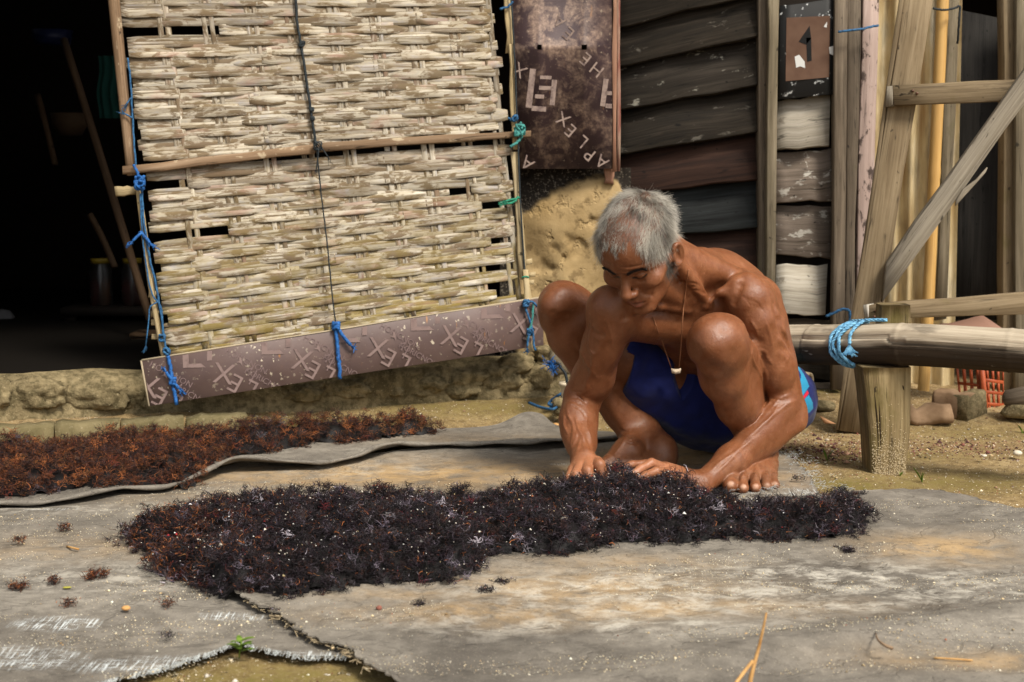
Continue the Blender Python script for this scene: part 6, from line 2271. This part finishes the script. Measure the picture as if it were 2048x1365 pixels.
# ================================================================ grit, litter and small plants
def grains(name, label, n, dens_f, box_px, smin, smax, cols, z_f, parent=None):
    """tiny pale pieces scattered on a surface, one object"""
    lo = np.array([box_px[0], box_px[1]]); hi = np.array([box_px[2], box_px[3]])
    q = np.empty((0, 2))
    while len(q) < n:
        p = lo + rng.random((n * 3, 2)) * (hi - lo)
        w = np.array([G(a, b)[:2] for a, b in p]) if len(p) < 1 else None
        u = (p[:, 0] - 1024) / FPX; v = (682.5 - p[:, 1]) / FPX
        dx, dy, dz = u, _cp + v * _sp, -_sp + v * _cp
        t = -CAM_H / dz
        w = np.stack([dx * t, dy * t], 1)
        k = rng.random(len(w)) < dens_f(w, p) * (w[:, 1] / 4.2) ** 2
        q = np.concatenate([q, w[k]])
    q = q[:n]
    s = rng.uniform(smin, smax, n) * np.where(rng.random(n) < .04, 2.6, 1)
    z = z_f(q[:, 0], q[:, 1])
    base = np.array([[1, 0, -.35], [-.5, .87, -.35], [-.5, -.87, -.35], [0, 0, .8]])
    ang = rng.uniform(0, 6.28, n)
    ca, sa = np.cos(ang), np.sin(ang)
    V = np.zeros((n, 4, 3))
    st = rng.uniform(.6, 1.7, (n, 1))
    for k in range(4):
        bx, by, bz = base[k]
        V[:, k, 0] = q[:, 0] + s * (bx * ca * st[:, 0] - by * sa)
        V[:, k, 1] = q[:, 1] + s * (bx * sa * st[:, 0] + by * ca)
        V[:, k, 2] = z + s * (bz * .7 + .25)
    i = np.arange(n) * 4
    F = np.concatenate([np.stack([i, i + 2, i + 1], 1), np.stack([i, i + 1, i + 3], 1), np.stack([i + 1, i + 2, i + 3], 1), np.stack([i + 2, i, i + 3], 1)])
    T = np.repeat(pal(n, *cols), 4, 0)
    o = make(name, V.reshape(-1, 3), F, GRAIN, parent, attrs={'tint': np.clip(T, 0, .85)})
    tag(o, label, 'debris' if label else None, None, 'stuff')
    return o


m = M('grit', .85, .2); m.color(m.attr('tint', 'Color')); GRAIN = m.m


def streak(w, p):
    a = fbm(np.stack([w[:, 0] * 3.2 + w[:, 1] * .8, w[:, 1] * 13 - w[:, 0] * 2], -1), 180, 4)
    b = fbm(w * 30, 182, 2)
    left = (p[:, 0] < 520) & (p[:, 1] < 1240)
    d = sstep(.50, .68, a) * (.35 + b) + .010 + .20 * left * sstep(.4, .6, b)
    ground_edge = ~((p[:, 1] > 1330) & (p[:, 0] < 720) & (p[:, 1] > 1420 - .16 * p[:, 0]))
    tarp_zone = (p[:, 0] < 1580) | (p[:, 1] > 1000 + .09 * np.maximum(p[:, 0] - 1850, 0))
    return np.clip(d, 0, 1) * ground_edge * tarp_zone * (p[:, 1] > 955 + np.maximum(0, 60 - p[:, 0] * .12))


CREAM = ([(.58, .49, .33), (.66, .60, .47), (.55, .42, .24), (.40, .26, .12), (.30, .10, .05)], [40, 30, 20, 6, 2])
grains('sand_grains', 'pale coral sand scattered in streaks over the tarpaulins', 14000, streak, (-40, 950, 2090, 1365), .0005, .0013, CREAM, cz)


def on_heap(w, p):
    return in_poly(w, HEAPS[0][0]) * 1.0


grains('shell_specks', 'white shell specks and pale scraps caught in the dark seaweed', 900, on_heap, (210, 950, 1780, 1220), .0008, .0022, ([(.55, .50, .42), (.66, .64, .60), (.34, .12, .05), (.30, .03, .03), (.45, .36, .2)], [40, 26, 10, 8, 10]),
       lambda x, y: HEAPS[0][1](np.stack([x, y], -1))[0] + .012)


def yard(w, p):
    zone = ((p[:, 0] > 1560) & (p[:, 1] < 1000) & (p[:, 1] > 830)) | (p[:, 1] < 860) | ((p[:, 1] > 1330) & (p[:, 0] < 720))
    return zone * (.25 + .75 * sstep(.45, .65, fbm(w * 12, 185, 3)))


LIT = ([(.50, .43, .31), (.34, .25, .13), (.60, .55, .46), (.20, .07, .045), (.10, .08, .04), (.28, .17, .10)], [26, 26, 14, 10, 14, 12])
grains('yard_litter', 'shell bits, husks and grit scattered on the bare soil', 9000, yard, (-40, 800, 2090, 1365), .0009, .0028, LIT, soil_z)


def shreds_d(w, p):
    return (np.exp(-((p[:, 0] - 1660) / 120) ** 2 - ((p[:, 1] - 893) / 20) ** 2) + .6 * np.exp(-((p[:, 0] - 1930) / 170) ** 2 - ((p[:, 1] - 885) / 16) ** 2) + .25 * np.exp(-((p[:, 0] - 1250) / 90) ** 2 - ((p[:, 1] - 895) / 16) ** 2))


SHR = ([(.16, .06, .045), (.07, .03, .03), (.33, .19, .12), (.55, .45, .33)], [40, 30, 20, 14])
grains('seaweed_shreds', 'red-brown shreds of old seaweed trodden into the soil by the post', 1700, shreds_d, (1150, 845, 2090, 960), .0016, .0042, SHR, soil_z)

# larger shell pieces and pebbles one can pick out
m = M('white_shell', .7, .2); m.color((.56, .50, .40)); SHELL = m.m
m = M('tan_chip', .8, .2); m.color((.50, .27, .10)); CHIP = m.m
for i, (lab, x, y, s, mt, zf) in enumerate((
        ('white coral lump on the mossy soil under the printed board', 533, 826, .012, SHELL, 0), ('small white shell on the soil behind the rust heap\'s right end', 1046, 806, .006, SHELL, 0),
        ('white shell bit on the dark heap near its right end', 1636, 1008, .006, SHELL, .05), ('white pebble on the dark heap right of centre', 1128, 1038, .006, SHELL, .05),
        ('pale stone near the right edge beside the rail', 2035, 906, .010, SHELL, 0), ('white shell flake on the soil right of the post', 1968, 912, .006, SHELL, 0), ('tan leaf scrap on the soil behind the rolled hem', 1112, 850, .008, CHIP, 0),
        ('orange chip on the left cloth above the frayed edge', 252, 1217, .006, CHIP, .01))):
    v, f, u = rock_geo(G(x, y, zf + .004), (s * 1.3, s, s * .7), 60 + i, 2, .3)
    tag(make('shell' if mt is SHELL else 'chip', v, f, mt, uv=u, smooth=True), lab, 'shell' if mt is SHELL else 'scrap')

m = M('pink_pebble', .8, .2); m.color((.22, .085, .06))
v, f, u = rock_geo(G(758, 1216, .016), (.005, .0045, .004), 71, 2, .3)
tag(make('pebble', v, f, m.m, uv=u, smooth=True), 'small reddish pebble on the stained cloth right of the torn seam', 'pebble')

# ---- twigs
TWIG = M('dry_stem', .8, .2); TWIG.color(TWIG.ramp(TWIG.noise(TWIG.coord('Object'), 60, 3), (.3, (.30, .15, .045)), (.7, (.55, .33, .13)))); TWIG = TWIG.m
t = thing('dry_stalk', 'blurred orange dry stalk standing up in the foreground', 'stalk')
tube('stem', spline([P(1480, 1460, 1.86), P(1503, 1350, 1.87), P(1519, 1290, 1.88), P(1533, 1226, 1.88)], 14), np.linspace(.0040, .0014, 14), TWIG, t, 6)
tube('side_stem', spline([P(1468, 1372, 1.85), P(1490, 1342, 1.865), P(1506, 1322, 1.872)], 8), .0026, TWIG, t, 6)
t = thing('twig', 'thin dark twig lying on the tarpaulin near the right front', 'twig')
def cloth(x, y, lift=0):
    p = G(x, y)
    z = float(cz(np.array([p[0]]), np.array([p[1]]))[0]) + lift
    return G(x, y, z)
tube('stem', spline([cloth(1751, 1266, .004), cloth(1756, 1280, .008), cloth(1768, 1290, .008), cloth(1784, 1297, .004)], 12), np.linspace(.0010, .0030, 12), STICK, t, 6)
t = thing('straw', 'short yellow straw on the left tarpaulin beside the dark heap\'s tip', 'straw')
tube('stem', spline([cloth(134, 1093, .004), cloth(145, 1096, .007), cloth(158, 1099, .004)], 6), .0022, TWIG, t, 5)
t = thing('dry_sliver', 'tan dry sliver on the tarpaulin at the lower right', 'straw')
tube('stem', spline([cloth(1868, 1316, .003), cloth(1905, 1318, .005), cloth(1945, 1321, .003)], 8), .0015, TWIG, t, 5)
m = M('tan_leaf', .8, .2); m.color((.42, .22, .11))
t = tag(make('dry_leaf', [P(1640, 832, 4.0), P(1652, 838, 3.99), P(1672, 848, 3.97), P(1650, 846, 3.985), P(1640, 832, 4.003) + [0, .004, -.002], P(1652, 838, 3.99) + [0, .004, -.003], P(1672, 848, 3.97) + [0, .004, -.002], P(1650, 846, 3.985) + [0, .004, -.003]],
             [(0, 1, 2, 3), (7, 6, 5, 4), (0, 4, 5, 1), (1, 5, 6, 2), (2, 6, 7, 3), (3, 7, 4, 0)], m.m), 'pinkish dry leaf on the soil left of the frame\'s foot', 'leaf')

# ---- little plants
LEAFM = M('green_leaf', .5, .35); LEAFM.color(LEAFM.ramp(LEAFM.noise(LEAFM.coord('Object', perobj=False), 120, 2), (.35, (.06, .12, .012)), (.65, (.16, .24, .03)))); LEAFM = LEAFM.m


def leaf_geo(a, d, w, L, up):
    d = unit(d); s = unit(np.cross(d, up)); n = np.cross(s, d)
    ks = np.linspace(0, 1, 6)
    V, U = [], []
    for k in ks:
        ww = w * math.sin(math.pi * min(.97, k * .9 + .06)) ** .8
        c = a + d * L * k - n * L * .35 * k * k
        V += [c - s * ww, c + n * -.15 * ww, c + s * ww]; U += [(k, 0), (k, .5), (k, 1)]
    F = [(i * 3 + j, i * 3 + j + 1, (i + 1) * 3 + j + 1, (i + 1) * 3 + j) for i in range(5) for j in range(2)]
    nV = len(V); V += [q - n * .0006 for q in V]; U += U
    F += [tuple(reversed([q + nV for q in ff])) for ff in F]
    return V, F, U


sp = thing('seedling', 'small green seedling growing at the frayed front edge of the left tarpaulin', 'plant')
b0 = G(478, 1318, -.005)
tube('stem', [b0, b0 + [.003, -.004, .018], b0 + [.006, -.006, .030]], .0012, LEAFM, sp, 5)
for k in range(9):
    a = k * 2.4; h0 = .014 + .018 * (k / 9)
    v, f, u = leaf_geo(b0 + np.array([.004, -.005, h0]), np.array([math.cos(a), math.sin(a) * .7, .55]), .0048, .020, np.array([0, 0, 1.0]))
    make('leaf', v, f, LEAFM, sp, uv=u)
for lab, x, y, hh, n in (('little grass sprout on the soil just right of the man\'s foot', 1655, 922, .045, 4), ('grass sprout at the foot of the wooden post, on its right', 1845, 966, .05, 4), ('small green sprig on the worn soil behind the cloth corner', 1800, 952, .014, 3),
                       ('green weed at the right edge below the rail', 2046, 868, .03, 6), ('tiny green sprout on the moss behind the rust heap', 838, 846, .012, 3)):
    t = thing('grass_sprout', lab, 'plant', 'grass sprouts on the soil')
    b0 = G(x, y, -.012)
    for k in range(n):
        a = rng.uniform(0, 6.28)
        v, f, u = leaf_geo(b0, np.array([math.cos(a) * .45, math.sin(a) * .45, 1.0]), .0022, hh * rng.uniform(.6, 1), np.array([math.sin(a), -math.cos(a), .2]))
        make('blade', v, f, LEAFM, t, uv=u)
m = M('green_plastic', .4, .4); m.color((.05, .30, .20))
v, f, u = rock_geo(G(1388, 892, .008), (.012, .007, .005), 75, 2, .2)
tag(make('plastic_scrap', v, f, m.m, uv=u, smooth=True), 'green plastic scrap on the soil under the man\'s shorts', 'scrap')
m = M('yellow_leaf', .7, .2); m.color((.32, .30, .05))
v, f, u = rock_geo(cloth(134, 1175, .003), (.008, .005, .0012), 76, 2, .15)
tag(make('leaf', v, f, m.m, uv=u, smooth=True), 'small yellow-green leaf on the left tarpaulin', 'leaf')

# ---- by the footing, left of the man's arm
rp = thing('rope', 'tangled blue rope lying on the soil by the footing, left of the man\'s elbow', 'rope')
pts = spline([G(1058, 806, .045), G(1085, 816, .045), G(1108, 818, .05), P(1118, 806, 4.17), P(1098, 810, 4.15), P(1104, 800, 4.17), P(1125, 786, 4.19), P(1132, 776, 4.20), P(1124, 795, 4.17), P(1130, 806, 4.15), P(1116, 820, 4.1)], 60)
tube('line', pts, .0044, BLUE, rp, 6)
pts = spline([P(1100, 815, 4.1), P(1120, 808, 4.12), P(1140, 794, 4.14), P(1136, 780, 4.16)], 24)
tube('line', pts, .0040, BLUE, rp, 6)
lg = thing('wood_block', 'grey timber end with a bright blue rope tuft, beside the man\'s right shin', 'timber')
v, f, u = board_geo(P(1097, 712, 4.16), P(1132, 700, 4.16), P(1136, 750, 4.16), P(1104, 752, 4.16), .12, nseg=3, wob=.003, ch=.01)
make('block', v, f, GREY, lg, uv=u)
rp = thing('rope', 'bright blue frayed rope tuft on a dark line hanging from the timber end', 'rope')
pts = spline([P(1106, 730, 4.13), P(1114, 726, 4.12), P(1122, 736, 4.12), P(1132, 752, 4.11), P(1136, 790, 4.11)], 20)
tube('line', pts, .0042, DARKT, rp, 6)
c = P(1104, 731, 4.125)
parts = [tube_geo([c, c + rng.normal(0, .008, 3), c + rng.normal(0, .014, 3) * [1, .6, 1]], .0012, 3, False) for _ in range(70)]
v, f, u = join(parts); make('frayed_tip', v, f, BLUEB, rp, uv=u)
cup = thing('cup', 'cream plastic cup upside down on the stones behind the man\'s forearm', 'cup')
m = M('cream_plastic', .5, .35); m.color((.66, .56, .40))
c = P(1134, 772, 4.13)
pr = [(.014, -.050), (.017, -.02), (.019, 0), (.024, .001), (.024, .012), (.0, .012)]
V = [c + np.array([r * math.cos(a), r * math.sin(a), z]) for r, z in pr for a in np.linspace(0, 6.283, 17)[:-1]]
F = [(q * 16 + k, q * 16 + (k + 1) % 16, (q + 1) * 16 + (k + 1) % 16, (q + 1) * 16 + k) for q in range(5) for k in range(16)]
make('shell', V, F, m.m, cup, smooth=False)
for i, (lab, x, y, w, h) in enumerate((('pale broken stone among the blue rope', 1118, 806, .022, .018), ('grey stone in front of the blue rope', 1124, 822, .026, .020))):
    b = thing('stone', lab, 'stone')
    v, f, u = rock_geo(P(x, y, 4.08), (w, .02, h), 80 + i, 2, .25, .4); make('block', v, f, [STONE, STONE][i], b, uv=u)

# ================================================================ things inside the doorway, colours darkened to imitate its gloom
def pole_in(lab, a, b, r, mat, name='pole'):
    t = thing(name, lab, 'pole', 'poles leaning inside the doorway')
    tube('shaft', spline([a, (a + b) / 2 + [0, 0, .01], b], 12), r, mat, t, 8)
INW = wood('indoor_timber', (.04, .022, .010), (.08, .045, .022), (.12, .075, .04))
pole_in('long brown pole leaning inside the doorway by the shutter edge', P(128, 80, 5.5), P(300, 640, 4.9), .015, INW)
pole_in('short brown stick leaning above the jars', P(180, 430, 5.6), P(230, 535, 5.5), .013, INW)
pole_in('thin brown pole at the back of the doorway', P(75, 190, 6.2), P(110, 330, 6.1), .014, INW)
JG = M('jar_glass', .3, .2); JG.color((.2, .21, .2)); JG.b.inputs['Transmission Weight'].default_value = .95; JG = JG.m
YL = M('yellow_lid', .5, .4); YL.color((.22, .15, .01)); YL = YL.m
RD = M('red_sweets', .5, .4); RD.color((.20, .012, .008)); RD = RD.m
OG = M('orange_sweets', .5, .4); OG.color((.32, .085, .01)); OG = OG.m


def lathe(prof, c, k=18):
    V = [c + np.array([r * math.cos(a), r * math.sin(a), z]) for r, z in prof for a in np.linspace(0, 2 * math.pi, k, endpoint=False)]
    F = [(q * k + j, q * k + (j + 1) % k, (q + 1) * k + (j + 1) % k, (q + 1) * k + j) for q in range(len(prof) - 1) for j in range(k)]
    return V, F


sh = thing('shelf', 'low dark wooden shelf carrying two jars inside the doorway', 'shelf')
JY = 5.6
TOP = P(225, 650, JY)[2]
TOP = max(TOP, .2)
box('top', (-1.75, JY - .12, TOP - .03), (-1.2, JY + .18, TOP), SHADEWOOD, sh)
for x in (-1.72, -1.23): box('leg', (x - .02, JY - .1, .148), (x + .02, JY - .06, TOP - .031), SHADEWOOD, sh)
for lab, px, cols in (('plastic jar with yellow lid holding red and orange packets, left of the pair', 205, (RD, OG)), ('plastic jar with yellow lid holding dark red packets, right of the pair', 268, (RD, RD))):
    j = thing('jar', lab, 'jar', 'jars on the shelf inside the doorway')
    c = P(px, 650, JY); c[2] = TOP + .001
    v, f = lathe([(.0, .0), (.040, .0), (.043, .006), (.043, .135), (.034, .155), (.034, .165)], c); make('glass', v, f, JG, j, smooth=True)
    v, f = lathe([(.0, .185), (.037, .185), (.038, .180), (.038, .166), (.0, .166)], c); make('lid', v, f, YL, j)
    for q, mt in enumerate(cols):
        v, f = lathe([(.0, .004), (.016, .004), (.016, .095), (.0, .10)], c + np.array([-.018 + .034 * q, -.008, 0]), 10); make('packet', v, f, mt, j)
bx = thing('wooden_box', 'small wooden box on the floor inside the doorway', 'box')
board('front', P(262, 676, 4.9), P(325, 673, 4.9), P(325, 718, 4.9), P(262, 718, 4.9), .012, INW, bx)
board('lid', P(258, 668, 4.89), P(328, 666, 4.89), P(328, 674, 4.89), P(258, 675, 4.89), .14, INW, bx)
CL = M('green_cloth', .9, .1); CL.color((.010, .045, .036)); CL = CL.m
cl_ = thing('hanging_cloth', 'dark green cloth hanging inside beside the shutter stick', 'cloth')
V, n = [], 12
for s_ in (0, .01):
    for k in range(9):
        for i in range(n):
            p = P(196 + 44 * i / (n - 1) + 3 * math.sin(k), 112 + 125 * k / 8, 5.6); p[1] += .012 * math.sin(i * 1.5) + s_; V.append(p)
fg = grid_faces(n, 9)
make('fabric', V, np.concatenate([fg, fg[:, ::-1] + n * 9]), CL, cl_, smooth=True)
SK = M('grey_sack', .8, .2); SK.color((.07, .068, .07)); SK = SK.m
sk = thing('sack', 'grey plastic sack slumped at the left edge of the doorway', 'sack')
v, f, u = rock_geo(P(0, 672, 5.6), (.09, .07, .10), 88, 3, .35); make('bag', v, f, SK, sk, uv=u, smooth=True)
bk = thing('basket', 'brown woven basket hanging in the gloom of the doorway', 'basket')
v, f = lathe([(.0, -.05), (.05, -.045), (.075, .0), (.08, .05), (.074, .05), (.07, .0), (.045, -.035), (.0, -.04)], P(140, 250, 6.3), 20); make('bowl', v, f, INW, bk, smooth=True)
bl = thing('blue_basin', 'dark blue plastic basin hanging high in the gloom', 'basin')
BM = M('blue_plastic', .5, .4); BM.color((.008, .014, .06)); BM = BM.m
v, f = lathe([(.0, -.03), (.07, -.025), (.085, .03), (.09, .03), (.076, -.03), (.0, -.036)], P(105, 75, 6.4), 20); make('bowl', v, f, BM, bl, smooth=True)
# ================================================================ anchors at the bases of the things
bpy.context.view_layer.update()
for o in list(ANCH.values()):
    ch = [c for c in COL.objects if c.parent is o]
    if not ch: continue
    pts = np.concatenate([np.array([v.co[:] for v in c.data.vertices]) for c in ch if c.type == 'MESH'])
    base = Vector(((pts[:, 0].min() + pts[:, 0].max()) / 2, (pts[:, 1].min() + pts[:, 1].max()) / 2, pts[:, 2].min()))
    o.location = base
    for c in ch: c.matrix_parent_inverse = Matrix.Translation(-base)
